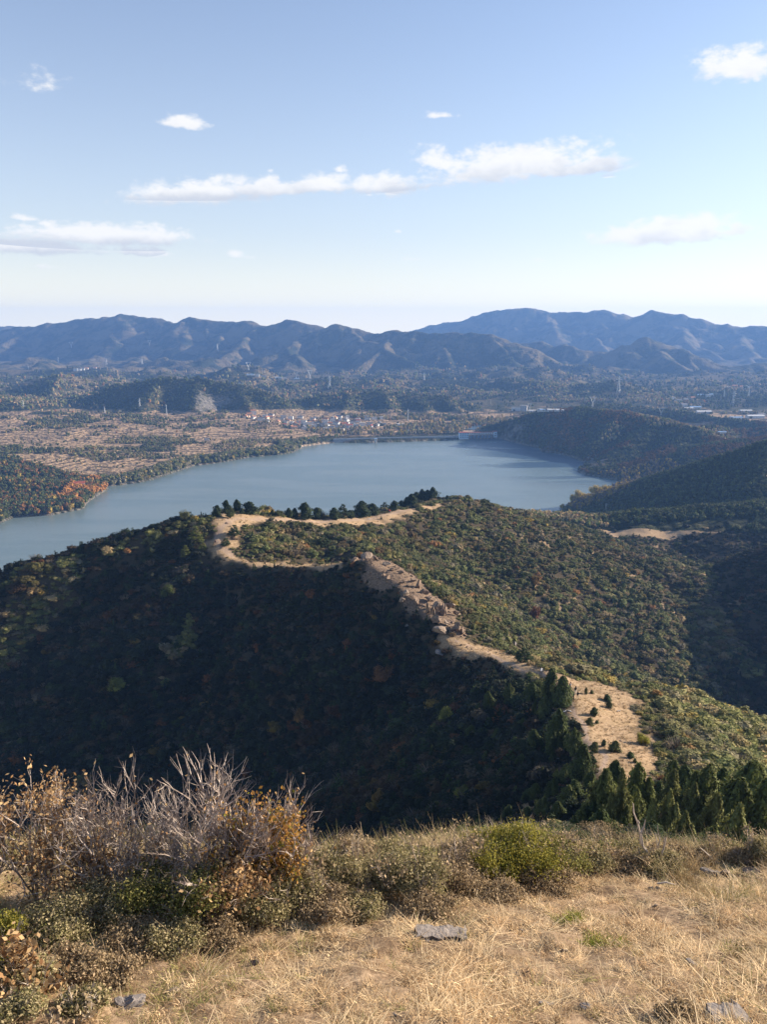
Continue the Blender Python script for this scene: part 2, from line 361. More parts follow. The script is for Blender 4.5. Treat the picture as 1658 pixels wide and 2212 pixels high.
class MB:
    def __init__(s): s.V = []; s.F = {}; s.n = 0
    def add(s, V, Fc, mi=0):
        V = np.asarray(V, float); Fc = np.asarray(Fc, int)
        s.V.append(V); s.F.setdefault((Fc.shape[1], mi), []).append(Fc+s.n); s.n += len(V)
    def box(s, c, size, mi=0, rz=0, taper=1.0):
        x, y, z = [q/2 for q in size]
        v = np.array([(-x,-y,-z),(x,-y,-z),(x,y,-z),(-x,y,-z),(-x*taper,-y*taper,z),(x*taper,-y*taper,z),(x*taper,y*taper,z),(-x*taper,y*taper,z)])
        if rz: 
            ca, sa = math.cos(rz), math.sin(rz); v = v@np.array([[ca, sa, 0], [-sa, ca, 0], [0, 0, 1]])
        s.add(v+np.array(c), [(0,3,2,1),(4,5,6,7),(0,1,5,4),(1,2,6,5),(2,3,7,6),(3,0,4,7)], mi)
    def tube(s, pts, rad, k=6, mi=0):
        pts = np.asarray(pts, float); n = len(pts); rad = np.broadcast_to(np.asarray(rad, float), (n,))
        d = np.gradient(pts, axis=0); d /= np.linalg.norm(d, axis=1, keepdims=True)+1e-9
        up = np.where(np.abs(d[:, 2:3]) > .9, np.array([[1., 0, 0]]), np.array([[0, 0, 1.]]))
        a = np.cross(d, up); a /= np.linalg.norm(a, axis=1, keepdims=True)+1e-9; b = np.cross(d, a)
        th = np.arange(k)*2*math.pi/k
        V = pts[:, None]+rad[:, None, None]*(np.cos(th)[None, :, None]*a[:, None]+np.sin(th)[None, :, None]*b[:, None])
        V = V.reshape(-1, 3); i = np.arange(n-1)[:, None]*k; j = np.arange(k)[None]; j2 = (j+1) % k
        Fc = np.stack([i+j, i+j2, i+k+j2, i+k+j], -1).reshape(-1, 4)
        s.add(V, Fc, mi)
    def build(s, name, mats, parent=None, smooth=False, link_=True):
        if not isinstance(mats, (list, tuple)): mats = [mats]
        Fs = []; mi = []
        for (k, m), fl in s.F.items():
            f = np.concatenate(fl); Fs.append(f); mi.append(np.full(len(f), m))
        me = mesh_np(name, np.concatenate(s.V), Fs, smooth, mats, np.concatenate(mi))
        return link(name, me, parent) if link_ else me
# ------------------------------------------------------------------ materials
def newmat(name):
    m = bpy.data.materials.new(name); m.use_nodes = True; t = m.node_tree; t.nodes.clear(); N = NT(t)
    b = N.n('ShaderNodeBsdfPrincipled'); o = N.n('ShaderNodeOutputMaterial'); t.links.new(b.outputs[0], o.inputs[0])
    b.inputs['Roughness'].default_value = .85; b.inputs['Specular IOR Level'].default_value = .2
    return m, N, b
def simple(name, c1, c2=None, scale=4.0, rough=.8, bump=0.0, metal=0.0, detail=4):
    m, N, b = newmat(name)
    pos = N.n('ShaderNodeTexCoord').outputs['Object']
    if c2 is None: c2 = [q*.8 for q in c1]
    nz = N.noise(pos, scale, detail, .6)
    N.t.links.new(N.mix(N.ramp(nz, .35, .65), c4(c1), c4(c2)), b.inputs['Base Color'])
    b.inputs['Roughness'].default_value = rough; b.inputs['Metallic'].default_value = metal
    if bump:
        bp = N.n('ShaderNodeBump', ins={'Strength': bump, 'Distance': .05, 'Height': nz}); N.t.links.new(bp.outputs[0], b.inputs['Normal'])
    return m
def leafmat(name, src):
    m, N, b = newmat(name)
    if src == 'inst': colr = N.n('ShaderNodeAttribute', attribute_type='INSTANCER', attribute_name='tint').outputs[0]
    elif src == 'obj': colr = N.n('ShaderNodeObjectInfo').outputs['Color']
    else: colr = N.n('ShaderNodeRGB').outputs[0]; colr.default_value = c4(src)
    g = N.n('ShaderNodeNewGeometry')
    ri = g.outputs['Random Per Island']
    nz = N.noise(N.n('ShaderNodeTexCoord').outputs['Object'], 1.3, 3, .6)
    f = N.m('ADD', N.m('MULTIPLY', ri, .75), N.m('MULTIPLY', N.m('SUBTRACT', nz, .5), .9))
    f = N.m('ADD', f, .66)
    col = N.mix(1.0, colr, N.n('ShaderNodeCombineColor', ins={0: f, 1: f, 2: N.m('MULTIPLY', f, .93)}).outputs[0], 'MULTIPLY')
    N.t.links.new(col, b.inputs['Base Color'])
    tr = N.n('ShaderNodeBsdfTranslucent', ins={0: col}); mx = N.n('ShaderNodeMixShader', ins={0: .22, 1: b.outputs[0], 2: tr.outputs[0]})
    N.t.links.new(mx.outputs[0], N.t.nodes['Material Output'].inputs[0])
    return m
LEAF_I = leafmat('foliage_scattered', 'inst'); LEAF_O = leafmat('foliage', 'obj')
BARK = simple('bark', (.09, .07, .055), (.16, .13, .1), 6, bump=.5)
BARK_D = simple('dark_bark', (.045, .038, .03), (.08, .065, .05), 9, bump=.4)
TWIG = simple('grey_twig', (.50, .42, .35), (.27, .21, .175), 14)
TWIGP = simple('pale_dead_wood', (.55, .47, .38), (.4, .33, .26), 12)
# ground of the hills
def groundmat(kind):
    m, N, b = newmat('ground_'+kind)
    pos = N.n('ShaderNodeNewGeometry').outputs['Position']
    A = lambda n: N.n('ShaderNodeAttribute', attribute_type='GEOMETRY', attribute_name=n).outputs['Fac']
    if kind == 'near':
        na = N.noise(pos, .35, 6, .65); nb = N.noise(pos, 2.2, 5, .7); nc = N.noise(pos, .06, 4, .6)
        soil = N.mix(N.ramp(nb, .3, .7), (.03, .028, .018, 1), (.085, .062, .036, 1))
        gr = N.mix(N.ramp(nb, .3, .72), (.24, .155, .085, 1), (.48, .345, .21, 1))
        gr = N.mix(N.ramp(na, .45, .75), gr, (.31, .22, .12, 1))
        col = N.mix(A('meadow'), soil, gr)
        rk = N.mix(N.ramp(nb, .38, .62), (.10, .072, .05, 1), (.30, .21, .14, 1))
        col = N.mix(A('rock'), col, rk)
        pt = N.mix(N.ramp(nb, .3, .7), (.27, .195, .14, 1), (.38, .28, .205, 1))
        col = N.mix(A('path'), col, pt)
        hgt = N.m('ADD', N.m('MULTIPLY', na, .6), N.m('MULTIPLY', nb, .35)); bd = .55
    elif kind == 'knoll':
        na = N.noise(pos, 1.1, 6, .65); nb = N.noise(pos, 9, 6, .7)
        col = N.mix(N.ramp(nb, .3, .7), (.17, .11, .065, 1), (.44, .31, .19, 1))
        col = N.mix(N.ramp(na, .5, .72), col, (.13, .085, .052, 1))
        hgt = N.m('ADD', N.m('MULTIPLY', na, .6), N.m('MULTIPLY', nb, .2)); bd = .12
    else:
        n0 = N.noise(pos, .0042, 6, .6); na = N.noise(pos, .016, 6, .65); nb = N.noise(pos, .12, 5, .7)
        vor = N.n('ShaderNodeTexVoronoi', ins={'Vector': pos, 'Scale': .11, 'Randomness': 1.0}).outputs[0]
        forest = N.mix(N.ramp(vor, .1, .7), (.075, .078, .035, 1), (.02, .026, .014, 1))
        forest = N.mix(N.ramp(na, .5, .68), forest, (.085, .062, .03, 1))
        tan = N.mix(N.ramp(nb, .3, .7), (.23, .155, .09, 1), (.46, .32, .19, 1))
        sz = N.n('ShaderNodeSeparateXYZ', ins={0: pos}).outputs[2]
        st = N.m('SINE', N.m('MULTIPLY', N.m('ADD', sz, N.m('MULTIPLY', nb, 1.2)), 3.2))
        tan = N.mix(N.m('MULTIPLY', N.ramp(st, .35, .8), .75), tan, (.045, .038, .022, 1))
        open_ = N.m('ADD', A('field'), N.m('MULTIPLY', N.m('SUBTRACT', na, .5), 1.6))
        col = N.mix(N.ramp(open_, .35, .6), forest, tan)
        col = N.mix(A('rock'), col, N.mix(N.ramp(nb, .3, .7), (.13, .12, .105, 1), (.30, .265, .23, 1)))
        col = N.mix(A('sand'), col, (.50, .37, .25, 1))
        sy = N.n('ShaderNodeSeparateXYZ', ins={0: pos}).outputs[1]; nm = N.noise(pos, .0075, 7, .68)
        brush = N.mix(N.ramp(nm, .42, .58), (.028, .034, .018, 1), (.14, .11, .062, 1)); col = N.mix(N.ramp(sy, 2000.0, 2800.0), col, brush)
        hgt = N.m('SUBTRACT', nb, N.m('MULTIPLY', vor, .7)); bd = 7.0
    N.t.links.new(col, b.inputs['Base Color'])
    bp = N.n('ShaderNodeBump', ins={'Strength': .8, 'Distance': bd, 'Height': hgt}); N.t.links.new(bp.outputs[0], b.inputs['Normal'])
    b.inputs['Roughness'].default_value = .95; b.inputs['Specular IOR Level'].default_value = .05
    return m
MG = {k: groundmat(k) for k in ('near', 'knoll', 'far')}

# ------------------------------------------------------------------ cover masks in ground coordinates
def wpoly(uv):
    p, ok, t = hits(uv); return [(a[0], a[1]) for a in p]
MEADOW = [wpoly([(1165,1440),(1190,1447),(1215,1460),(1330,1486),(1375,1515),(1387,1560),(1402,1620),(1450,1700),(1440,1735),(1340,1750),(1270,1700),(1278,1650),(1240,1600),(1228,1560),(1210,1530),(1196,1500),(1180,1462)]),
          wpoly([(945,1382),(1000,1378),(1060,1400),(1130,1426),(1185,1440),(1180,1460),(1100,1444),(1040,1422),(985,1402)]),
          wpoly([(456,1118),(470,1112),(520,1110),(600,1116),(700,1122),(780,1118),(860,1104),(960,1086),(975,1090),(900,1110),(800,1132),(720,1136),(640,1128),(560,1128),(530,1142),(512,1175),(500,1192),(560,1216),(640,1219),(740,1213),(745,1218),(640,1225),(560,1224),(520,1218),(458,1198),(446,1180),(472,1150),(462,1130)]),
          wpoly([(1290,1140),(1400,1130),(1560,1119),(1640,1116),(1610,1140),(1500,1152),(1400,1160),(1320,1157)]),
          wpoly([(1130,1745),(1205,1738),(1210,1752),(1180,1765)])]
ROCKP = [wpoly([(768,1206),(790,1204),(830,1208),(900,1262),(985,1318),(1002,1378),(950,1376),(925,1352),(870,1316),(845,1276),(800,1238)])]
PATHL = [(a[0], a[1]) for a in hits([(985,1384),(1040,1404),(1090,1429),(1130,1447),(1172,1453),(1212,1482),(1235,1500),(1240,1520),(1250,1545),(1258,1570),(1262,1590),(1280,1606),(1300,1622),(1303,1640),(1290,1668)])[0]]
PATHL2 = [(a[0], a[1]) for a in hits([(500,1200),(480,1180),(468,1160),(475,1140),(500,1122),(600,1122),(700,1127),(800,1122),(900,1100)])[0]]
def softmask(x, y, polys, soft=1.5, warp=2.5):
    wx = x+warp*fbm(x/7, y/7, 71, 3); wy = y+warp*fbm(x/7, y/7, 77, 3); o = np.zeros(x.shape)
    for p in polys:
        xs = [q[0] for q in p]; ys = [q[1] for q in p]
        m = np.nonzero((wx > min(xs)-6) & (wx < max(xs)+6) & (wy > min(ys)-6) & (wy < max(ys)+6))[0]
        if len(m) == 0: continue
        ins = inpoly(wx[m], wy[m], p); d = dpoly(wx[m], wy[m], p); s_ = np.where(ins, d, -d)
        o[m] = np.maximum(o[m], sstep(s_, -soft, soft))
    return o
QUARRY = wpoly([(420,862),(445,850),(470,856),(500,850),(498,870),(470,888),(425,890)])
CLIFF = [QUARRY, wpoly([(622,897),(640,888),(646,892),(632,903)]), wpoly([(1262,1000),(1290,988),(1300,1002),(1268,1018)]), wpoly([(1085,930),(1120,925),(1130,948),(1090,945)])]
SANDP = [wpoly([(1000,930),(1045,918),(1052,921),(1020,936),(995,941)]), wpoly([(645,962),(700,956),(730,956),(700,963),(655,972)])]
def farfield(x, y, z, sdl):
    f = sstep(-x, -250, 50)*sstep(y, 1150, 1300)*(1-sstep(y, 2050, 2250))*.78      # terraced left land
    f = f+.66*(1-sstep(z, 12, 40))*sstep(y, 1700, 1800)*(1-.55*sstep(y, 2050, 2300))
    f = f*sstep(sdl, 20, 75)
    f = f+.12*sstep(y, 2600, 3200)*(vnoise(x/330, y/330, 91) > .1)
    f = f*np.where(y > 1850, 1-sstep(z, 18, 34), 1)-.6*inpoly(x, y, PEN)
    return np.clip(f, 0, 1)
PEN = [lk(*q) for q in [(-200,1190),(0,1132),(110,1115),(190,1100),(240,1056),(215,1045),(100,1025),(0,1010),(-250,1000)]]
def ringmesh(name, r0, r1, nr, na, a0, a1, mat, attrs):
    rr = np.geomspace(r0, r1, nr); th = np.linspace(R(a0), R(a1), na)
    Rr, T = np.meshgrid(rr, th, indexing='ij'); X = Rr*np.sin(T); Y = Rr*np.cos(T)
    z, dc, sdl = H(X, Y, True)
    V = np.stack([X.ravel(), Y.ravel(), z], 1)
    i = np.arange(nr-1)[:, None]*na; j = np.arange(na-1)[None]
    Fc = np.stack([i+j, i+na+j, i+na+j+1, i+j+1], -1).reshape(-1, 4)
    me = mesh_np(name, V, Fc[:, ::-1], True, [mat])
    o = link(name, me)
    x, y = X.ravel(), Y.ravel()
    for k, fn in attrs.items():
        at = me.attributes.new(k, 'FLOAT', 'POINT'); at.data.foreach_set('value', np.asarray(fn(x, y, z, sdl), np.float32))
    return o
def pathmask(x, y, z, s):
    w1 = x+.8*vnoise(x/4, y/4, 81); w2 = y+.8*vnoise(x/4, y/4, 83)
    return np.maximum(1-sstep(dpoly(w1, w2, PATHL, False), .2, .55), .8*(1-sstep(dpoly(w1, w2, PATHL2, False), .8, 2.0)))
kn = ringmesh('grass_knoll', 1.2, 30, 260, 520, -58, 58, MG['knoll'], {}); tag(kn, kind='structure')
nr_ = ringmesh('ridge_hillside', 30, 700, 620, 820, -54, 54, MG['near'], {
    'meadow': lambda x, y, z, s: np.clip(softmask(x, y, MEADOW)+.55*(vnoise(x/11, y/11, 85) > .62)*(x > 60)*(y > 330), 0, 1),
    'rock': lambda x, y, z, s: softmask(x, y, ROCKP, 1.0, 3.0)*.9, 'path': pathmask}); tag(nr_, kind='structure')
fr_ = ringmesh('hills', 700, 7850, 610, 900, -50, 50, MG['far'], {
    'field': farfield,
    'rock': lambda x, y, z, s: np.clip(softmask(x, y, CLIFF, 9, 22)*.75+(1-sstep(s, .5, 3.2))*(s > -1)*.8, 0, 1),
    'sand': lambda x, y, z, s: softmask(x, y, SANDP, 4, 4)}); tag(fr_, kind='structure')
# ------------------------------------------------------------------ lake
m, N, b = newmat('lake_water'); WATER = m
pos = N.n('ShaderNodeNewGeometry').outputs['Position']
sc1 = N.vm('MULTIPLY', pos, (.0035, .013, 1.0)); pn = N.noise(sc1, 1.0, 5, .6, .6)
spx = N.n('ShaderNodeSeparateXYZ', ins={0: pos})
east = N.m('MULTIPLY', N.ramp(spx.outputs[0], 40.0, 420.0), N.ramp(spx.outputs[1], 1050.0, 1500.0))
wind = N.m('MULTIPLY', N.ramp(N.m('ADD', pn, N.m('MULTIPLY', east, .12)), .50, .56), N.ramp(east, .1, .6))
b.inputs['IOR'].default_value = 1.333; b.inputs['Specular IOR Level'].default_value = .5
N.t.links.new(N.mix(wind, N.mix(N.ramp(pn, .4, .62), (.115, .16, .155, 1), (.145, .185, .175, 1)), (.025, .055, .085, 1)), b.inputs['Base Color'])
N.t.links.new(N.m('ADD', .22, N.m('MULTIPLY', wind, .2)), b.inputs['Roughness'])
w1 = N.noise(N.vm('MULTIPLY', pos, (.22, .5, 1)), 1.0, 5, .7)
bp = N.n('ShaderNodeBump', ins={'Strength': N.m('ADD', .35, N.m('MULTIPLY', wind, .65)), 'Distance': .8, 'Height': w1}); N.t.links.new(bp.outputs[0], b.inputs['Normal'])
gx = np.linspace(-1400, 900, 40); gy = np.linspace(480, 1900, 30); X, Y = np.meshgrid(gx, gy)
V = np.stack([X.ravel(), Y.ravel(), np.zeros(X.size)], 1); i = np.arange(29)[:, None]*40; j = np.arange(39)[None]
lake = link('lake', mesh_np('lake', V, np.stack([i+j, i+j+1, i+j+41, i+j+40], -1).reshape(-1, 4), True, [WATER])); tag(lake, kind='structure')
# ------------------------------------------------------------------ foliage shapes
def cards(mb, C, Nn, size, asp=.6, g=None, mi=0):
    g = g or rng; n = len(C); Nn = Nn/(np.linalg.norm(Nn, axis=1, keepdims=True)+1e-9)
    r = g.normal(size=(n, 3)); T = np.cross(Nn, r); T /= np.linalg.norm(T, axis=1, keepdims=True)+1e-9; B = np.cross(Nn, T)
    s = (size*g.uniform(.6, 1.35, n))[:, None] if np.ndim(size) == 0 else np.asarray(size)[:, None]
    V = np.stack([C+T*s, C+B*s*asp, C-T*s, C-B*s*asp], 1).reshape(-1, 3)
    mb.add(V, np.arange(4*n).reshape(-1, 4), mi)
def ico(sub=1):
    import bmesh
    bm = bmesh.new(); bmesh.ops.create_icosphere(bm, subdivisions=sub, radius=1.0)
    v = np.array([q.co[:] for q in bm.verts]); f = np.array([[a.index for a in p.verts] for p in bm.faces]); bm.free(); return v, f
ICO1, ICO2, ICO3 = ico(1), ico(2), ico(3)
def blobs(mb, bl, n, leaf, seed, core=.78, up=.25, asp=.6, jit=.6, low=True):
    g = np.random.default_rng(seed); tot = sum(b[1][0]*b[1][2] for b in bl)
    for (c, r) in bl:
        c = np.array(c, float); r = np.array(r, float); k = max(6, int(n*r[0]*r[2]/tot))
        d = g.normal(size=(k, 3)); d /= np.linalg.norm(d, axis=1, keepdims=True)
        if low: d[:, 2] = np.where(d[:, 2] < -.5, -d[:, 2], d[:, 2])
        rad = g.uniform(.72, 1.16, (k, 1)); Cc = c+d*r*rad
        cards(mb, Cc, d+g.normal(size=(k, 3))*jit+np.array([0, 0, up]), leaf, asp, g)
        if core:
            v, f = ICO1; vv = v*(1+.2*g.normal(size=(len(v), 1)))
            mb.add(c+vv*r*core, f)
def bush_blobs(seed, w=.5, h=.8, k=5):
    r = random.Random(seed); bl = [((0, 0, h*.42), (w*.68, w*.68, h*.5))]
    for i in range(k):
        a = i*6.28/k+r.uniform(-.5, .5); q = r.uniform(.35, .6)*w*1.1
        bl.append(((math.cos(a)*q, math.sin(a)*q, h*r.uniform(.3, .68)), (w*r.uniform(.3, .5), w*r.uniform(.3, .5), h*r.uniform(.22, .38))))
    return bl
def trunk_mb(h, r0, seed, limbs=4, spread=.3, k=6, lo=.3):
    r = random.Random(seed); mb = MB()
    pts = [(r.uniform(-.02, .02)*h*i/5, r.uniform(-.02, .02)*h*i/5, -.04*h+h*i/5*1.0) for i in range(6)]
    mb.tube(pts, [r0*(1-.16*i) for i in range(6)], k)
    for j in range(limbs):
        a = r.uniform(0, 6.28); z = h*r.uniform(lo, .85); l = spread*r.uniform(.6, 1.2)
        mb.tube([(0, 0, z), (math.cos(a)*l*.5, math.sin(a)*l*.5, z+l*.25), (math.cos(a)*l, math.sin(a)*l, z+l*.6)], [r0*.45, r0*.3, r0*.12], 4)
    return mb
def juniper(seed, n, leaf, w=.26, squat=.8, point=.9):
    # unit height spindle with uneven plumes
    g = np.random.default_rng(seed); mb = MB()
    def prof(t): return w*np.clip(1-t, 0, 1)**point*np.clip(t+.06, 0, 1)**.32*1.55
    lob = [(g.uniform(0, 6.28), g.uniform(.05, .9), g.uniform(.4, 1.1)) for _ in range(12)]
    def bump(ph, t):
        b = 0.
        for (a, tt, s) in lob: b = b+s*np.exp(-((np.angle(np.exp(1j*(ph-a))))**2)/.18-((t-tt)**2)/.02)
        return .52+.62*b+.14*np.sin(ph*4+t*7)
    t = g.random(n)**.85*.98; ph = g.uniform(0, 6.283, n); rr = prof(t)*bump(ph, t)*g.uniform(.74, 1.2, n)
    C = np.stack([rr*np.cos(ph), rr*np.sin(ph), t+.01+g.normal(size=n)*.012], 1)
    Nn = np.stack([np.cos(ph), np.sin(ph), np.full(n, .45)], 1)+g.normal(size=(n, 3))*.45
    Nn /= np.linalg.norm(Nn, axis=1, keepdims=True)
    up = np.array([[0, 0, 1.]])+g.normal(size=(n, 3))*.35; T = up-Nn*(up*Nn).sum(1, keepdims=True); T /= np.linalg.norm(T, axis=1, keepdims=True); B = np.cross(Nn, T)
    s = (leaf*g.uniform(.6, 1.5, n))[:, None]
    V = np.stack([C+T*s*1.3, C+B*s*.5, C-T*s, C-B*s*.5], 1).reshape(-1, 3); mb.add(V, np.arange(4*n).reshape(-1, 4))
    nt, na = 12, 12; tt = np.linspace(0.0, .97, nt)[:, None]; pp = np.linspace(0, 6.283, na, endpoint=False)[None]
    rr = prof(tt)*bump(pp, tt)*.8; V = np.stack([rr*np.cos(pp), rr*np.sin(pp), tt+0*pp], -1).reshape(-1, 3)
    i = np.arange(nt-1)[:, None]*na; j = np.arange(na)[None]; j2 = (j+1) % na
    mb.add(V, np.stack([i+j, i+j2, i+na+j2, i+na+j], -1).reshape(-1, 4))
    return mb
def juniper_clump(seed, n, leaf, w):
    g = np.random.default_rng(seed); mb = MB()
    for k, (h, o) in enumerate(((1.0, 0), (.82, .55), (.7, .6), (.55, .75))):
        a = seed+k*2.2+g.uniform(-.3, .3); m = juniper(seed*7+k, int(n*(.4, .26, .2, .14)[k]), leaf/h, w*.82/h**.3, point=.62)
        lean = g.uniform(-.06, .06, 2); V = np.concatenate(m.V)*[h, h, h]; V[:, :2] += V[:, 2:3]*lean+np.array([math.cos(a), math.sin(a)])*o*w
        off = 0
        for (kk, mi), fl in m.F.items(): mb.add(V, np.concatenate(fl), mi) if off == 0 else mb.add(V, np.concatenate(fl), mi); off += 1
    return mb
def pine(seed, n, leaf, w=.42, lo=.25, flat=.3):
    g = random.Random(seed); bl = []
    for k in range(6):
        t = lo+(1-lo)*k/5.5; L = w*(1-((t-lo)/(1-lo))**1.6*.8)
        nb = 6 if k < 4 else 3
        for j in range(nb):
            a = j*6.28/nb+k*.9+g.uniform(-.35, .35); q = L*g.uniform(.45, .85)
            bl.append(((math.cos(a)*q, math.sin(a)*q, t+g.uniform(-.03, .05)), (L*g.uniform(.28, .48), L*g.uniform(.28, .48), .055*g.uniform(.8, 1.4))))
    bl.append(((0, 0, .96), (w*.3, w*.3, .06)))
    mb = MB(); blobs(mb, bl, n, leaf, seed, core=.7, up=.9, asp=.45, jit=.5, low=False); return mb
# prototypes used only through scattering
def proto_col(name, mbs, mat):
    c = bpy.data.collections.new(name)
    for i, mb in enumerate(mbs):
        me = mb.build(f'{name}_{i}', mat, link_=False); o = bpy.data.objects.new(f'{name}_{i:02d}', me); c.objects.link(o)
    return c
def mkblob(seed, w, h, k, n, leaf, **kw):
    mb = MB(); blobs(mb, bush_blobs(seed, w, h, k), n, leaf, seed, **kw); return mb
def bare(seed, n=70, w=.5, h=.9):
    g = random.Random(seed); mb = MB()
    for i in range(n):
        a = g.uniform(0, 6.28); q = g.uniform(.2, 1)*w; z = h*g.uniform(.6, 1)
        mb.tube([(q*.2*math.cos(a), q*.2*math.sin(a), 0), (q*.6*math.cos(a), q*.6*math.sin(a), z*.55), (q*math.cos(a+.2), q*math.sin(a+.2), z)], [.014, .01, .004], 3)
    return mb
SCRUB = proto_col('scrub', [mkblob(s, .55, .75, 6, 230, .062) for s in range(4)]+[mkblob(9+s, .45, .95, 5, 230, .06) for s in range(2)]
                  + [juniper(21, 200, .07, .25), pine(22, 260, .06, .42, .2), bare(23)], LEAF_I)     # 0-5 bush, 6 spindle, 7 pine, 8 bare
def lowtree(seed, w, h, n, leaf, k=5): return mkblob(seed, w, h, k, n, leaf, core=.85)
WOOD = proto_col('wood', [lowtree(31+s, .42, .95, 90, .11) for s in range(3)]+[lowtree(41, .22, 1.0, 60, .1, 4), juniper(42, 70, .12, .26)], LEAF_I)  # 0-2 round, 3 poplar, 4 conifer
def scatter(name, pts, scl, idx, tint, coll, label=None, cat=None):
    n = len(pts); me = bpy.data.meshes.new(name); me.vertices.add(n); me.vertices.foreach_set('co', np.asarray(pts, np.float32).ravel())
    def at(k, t, v, f): a = me.attributes.new(k, t, 'POINT'); a.data.foreach_set(f, v)
    at('scl', 'FLOAT_VECTOR', np.asarray(scl, np.float32).ravel(), 'vector'); at('pidx', 'INT', np.asarray(idx, np.int32), 'value')
    rot = np.zeros((n, 3), np.float32); rot[:, 2] = rng.uniform(0, 6.28, n); rot[:, :2] = rng.normal(0, .06, (n, 2)); at('rot', 'FLOAT_VECTOR', rot.ravel(), 'vector')
    at('tint', 'FLOAT_VECTOR', np.asarray(tint, np.float32).ravel(), 'vector')
    o = link(name, me); tag(o, label, cat, kind='stuff')
    ng = bpy.data.node_groups.new('scatter_'+name, 'GeometryNodeTree')
    ng.interface.new_socket('Geometry', in_out='INPUT', socket_type='NodeSocketGeometry'); ng.interface.new_socket('Geometry', in_out='OUTPUT', socket_type='NodeSocketGeometry')
    gi = ng.nodes.new('NodeGroupInput'); go = ng.nodes.new('NodeGroupOutput'); L = ng.links.new
    ci = ng.nodes.new('GeometryNodeCollectionInfo'); ci.inputs['Collection'].default_value = coll; ci.inputs['Separate Children'].default_value = True; ci.inputs['Reset Children'].default_value = True
    ip = ng.nodes.new('GeometryNodeInstanceOnPoints'); ip.inputs['Pick Instance'].default_value = True
    def na(nm, t): a = ng.nodes.new('GeometryNodeInputNamedAttribute'); a.data_type = t; a.inputs[0].default_value = nm; return a.outputs[0]
    er = ng.nodes.new('FunctionNodeEulerToRotation'); L(na('rot', 'FLOAT_VECTOR'), er.inputs[0])
    mp = ng.nodes.new('GeometryNodeMeshToPoints'); L(gi.outputs[0], mp.inputs[0]); L(mp.outputs[0], ip.inputs['Points'])
    L(ci.outputs[0], ip.inputs['Instance']); L(na('pidx', 'INT'), ip.inputs['Instance Index']); L(er.outputs[0], ip.inputs['Rotation']); L(na('scl', 'FLOAT_VECTOR'), ip.inputs['Scale'])
    L(ip.outputs[0], go.inputs[0]); md = o.modifiers.new('scatter', 'NODES'); md.node_group = ng
    return o
def inview(x, y, z, pad=60):
    dx, dy, dz = x, y, z-CZ; f = dy*cp-dz*sp; u = CX+F*dx/f; v = CY-F*(dy*sp+dz*cp)/f
    return (u > -pad) & (u < 1658+pad) & (v < 2212+pad), u, v
def visible(pts, lift=3.0):
    x, y, z = pts[:, 0], pts[:, 1], pts[:, 2]+lift; vis = np.ones(len(x), bool)
    for f in np.concatenate([np.linspace(.1, .9, 17), np.linspace(.92, .985, 8)]):
        zz = CZ+(z-CZ)*f; idx = np.nonzero(vis)[0]
        if len(idx) == 0: break
        vis[idx] &= H(x[idx]*f, y[idx]*f) < zz[idx]+1.5
    return vis
def nrm(x, y, e=3.0):
    return (H(x+e, y)-H(x-e, y))/(2*e), (H(x, y+e)-H(x, y-e))/(2*e)
PAL = dict(olive=(.062,.068,.020), dgreen=(.017,.028,.011), mgreen=(.035,.052,.016), brown=(.075,.048,.024), rust=(.14,.055,.018), gold=(.17,.115,.022), grey=(.10,.085,.062), pale=(.11,.10,.045), tan=(.17,.12,.065), blue=(.012,.020,.013))
def choose(names, probs, n, g):
    P_ = np.array([PAL[q] for q in names]); i = g.choice(len(names), n, p=np.array(probs)/sum(probs)); return P_[i]*g.uniform(.7, 1.35, (n, 1)), i
# -------- scrub on the ridges
g = np.random.default_rng(101)
n0 = 104000
rr = 62*(720/62)**(g.random(n0)**.74); th = R(1)*g.uniform(-36, 36, n0); x = rr*np.sin(th); y = rr*np.cos(th)
den = rr/ (rr+200); z = H(x, y); ok, u, v = inview(x, y, z); ok &= (z > 1.5)
x, y, z = x[ok], y[ok], z[ok]
md = softmask(x, y, MEADOW, 1.2); rk = softmask(x, y, ROCKP); pm = pathmask(x, y, z, None)
far_ = np.hypot(x, y) > 200; ok = ((md < .35+.4*vnoise(x/3.1, y/3.1, 211)*far_) | (g.random(len(x)) < np.where(far_, .07, 0))) & (rk < g.uniform(.15, 1.0, len(x))) & (pm < .2) & (z > 1.5)
x, y, z = x[ok], y[ok], z[ok]
vis = visible(np.stack([x, y, z], 1)); x, y, z = x[vis], y[vis], z[vis]
n = len(x); rr = np.hypot(x, y); lx, ly = nrm(x, y)
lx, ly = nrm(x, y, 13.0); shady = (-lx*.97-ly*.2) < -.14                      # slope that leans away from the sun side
clump = vnoise(x/32, y/32, 201); c2 = vnoise(x/13, y/13, 203)
east = sstep(x, 10, 70)*(y > 250)
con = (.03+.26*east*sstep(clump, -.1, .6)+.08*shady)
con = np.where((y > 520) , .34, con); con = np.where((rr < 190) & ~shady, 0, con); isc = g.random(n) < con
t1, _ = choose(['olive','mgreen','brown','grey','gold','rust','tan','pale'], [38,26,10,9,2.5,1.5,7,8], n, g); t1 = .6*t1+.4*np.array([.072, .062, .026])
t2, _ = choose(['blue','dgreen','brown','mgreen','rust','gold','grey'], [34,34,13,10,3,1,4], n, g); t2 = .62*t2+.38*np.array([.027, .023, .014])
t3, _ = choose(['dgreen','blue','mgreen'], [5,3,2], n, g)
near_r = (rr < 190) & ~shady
t4, _ = choose(['pale','olive','gold','grey','tan','mgreen','rust'], [26,30,6,15,12,12,1.5], n, g); t4 = .6*t4+.4*np.array([.105, .092, .03])
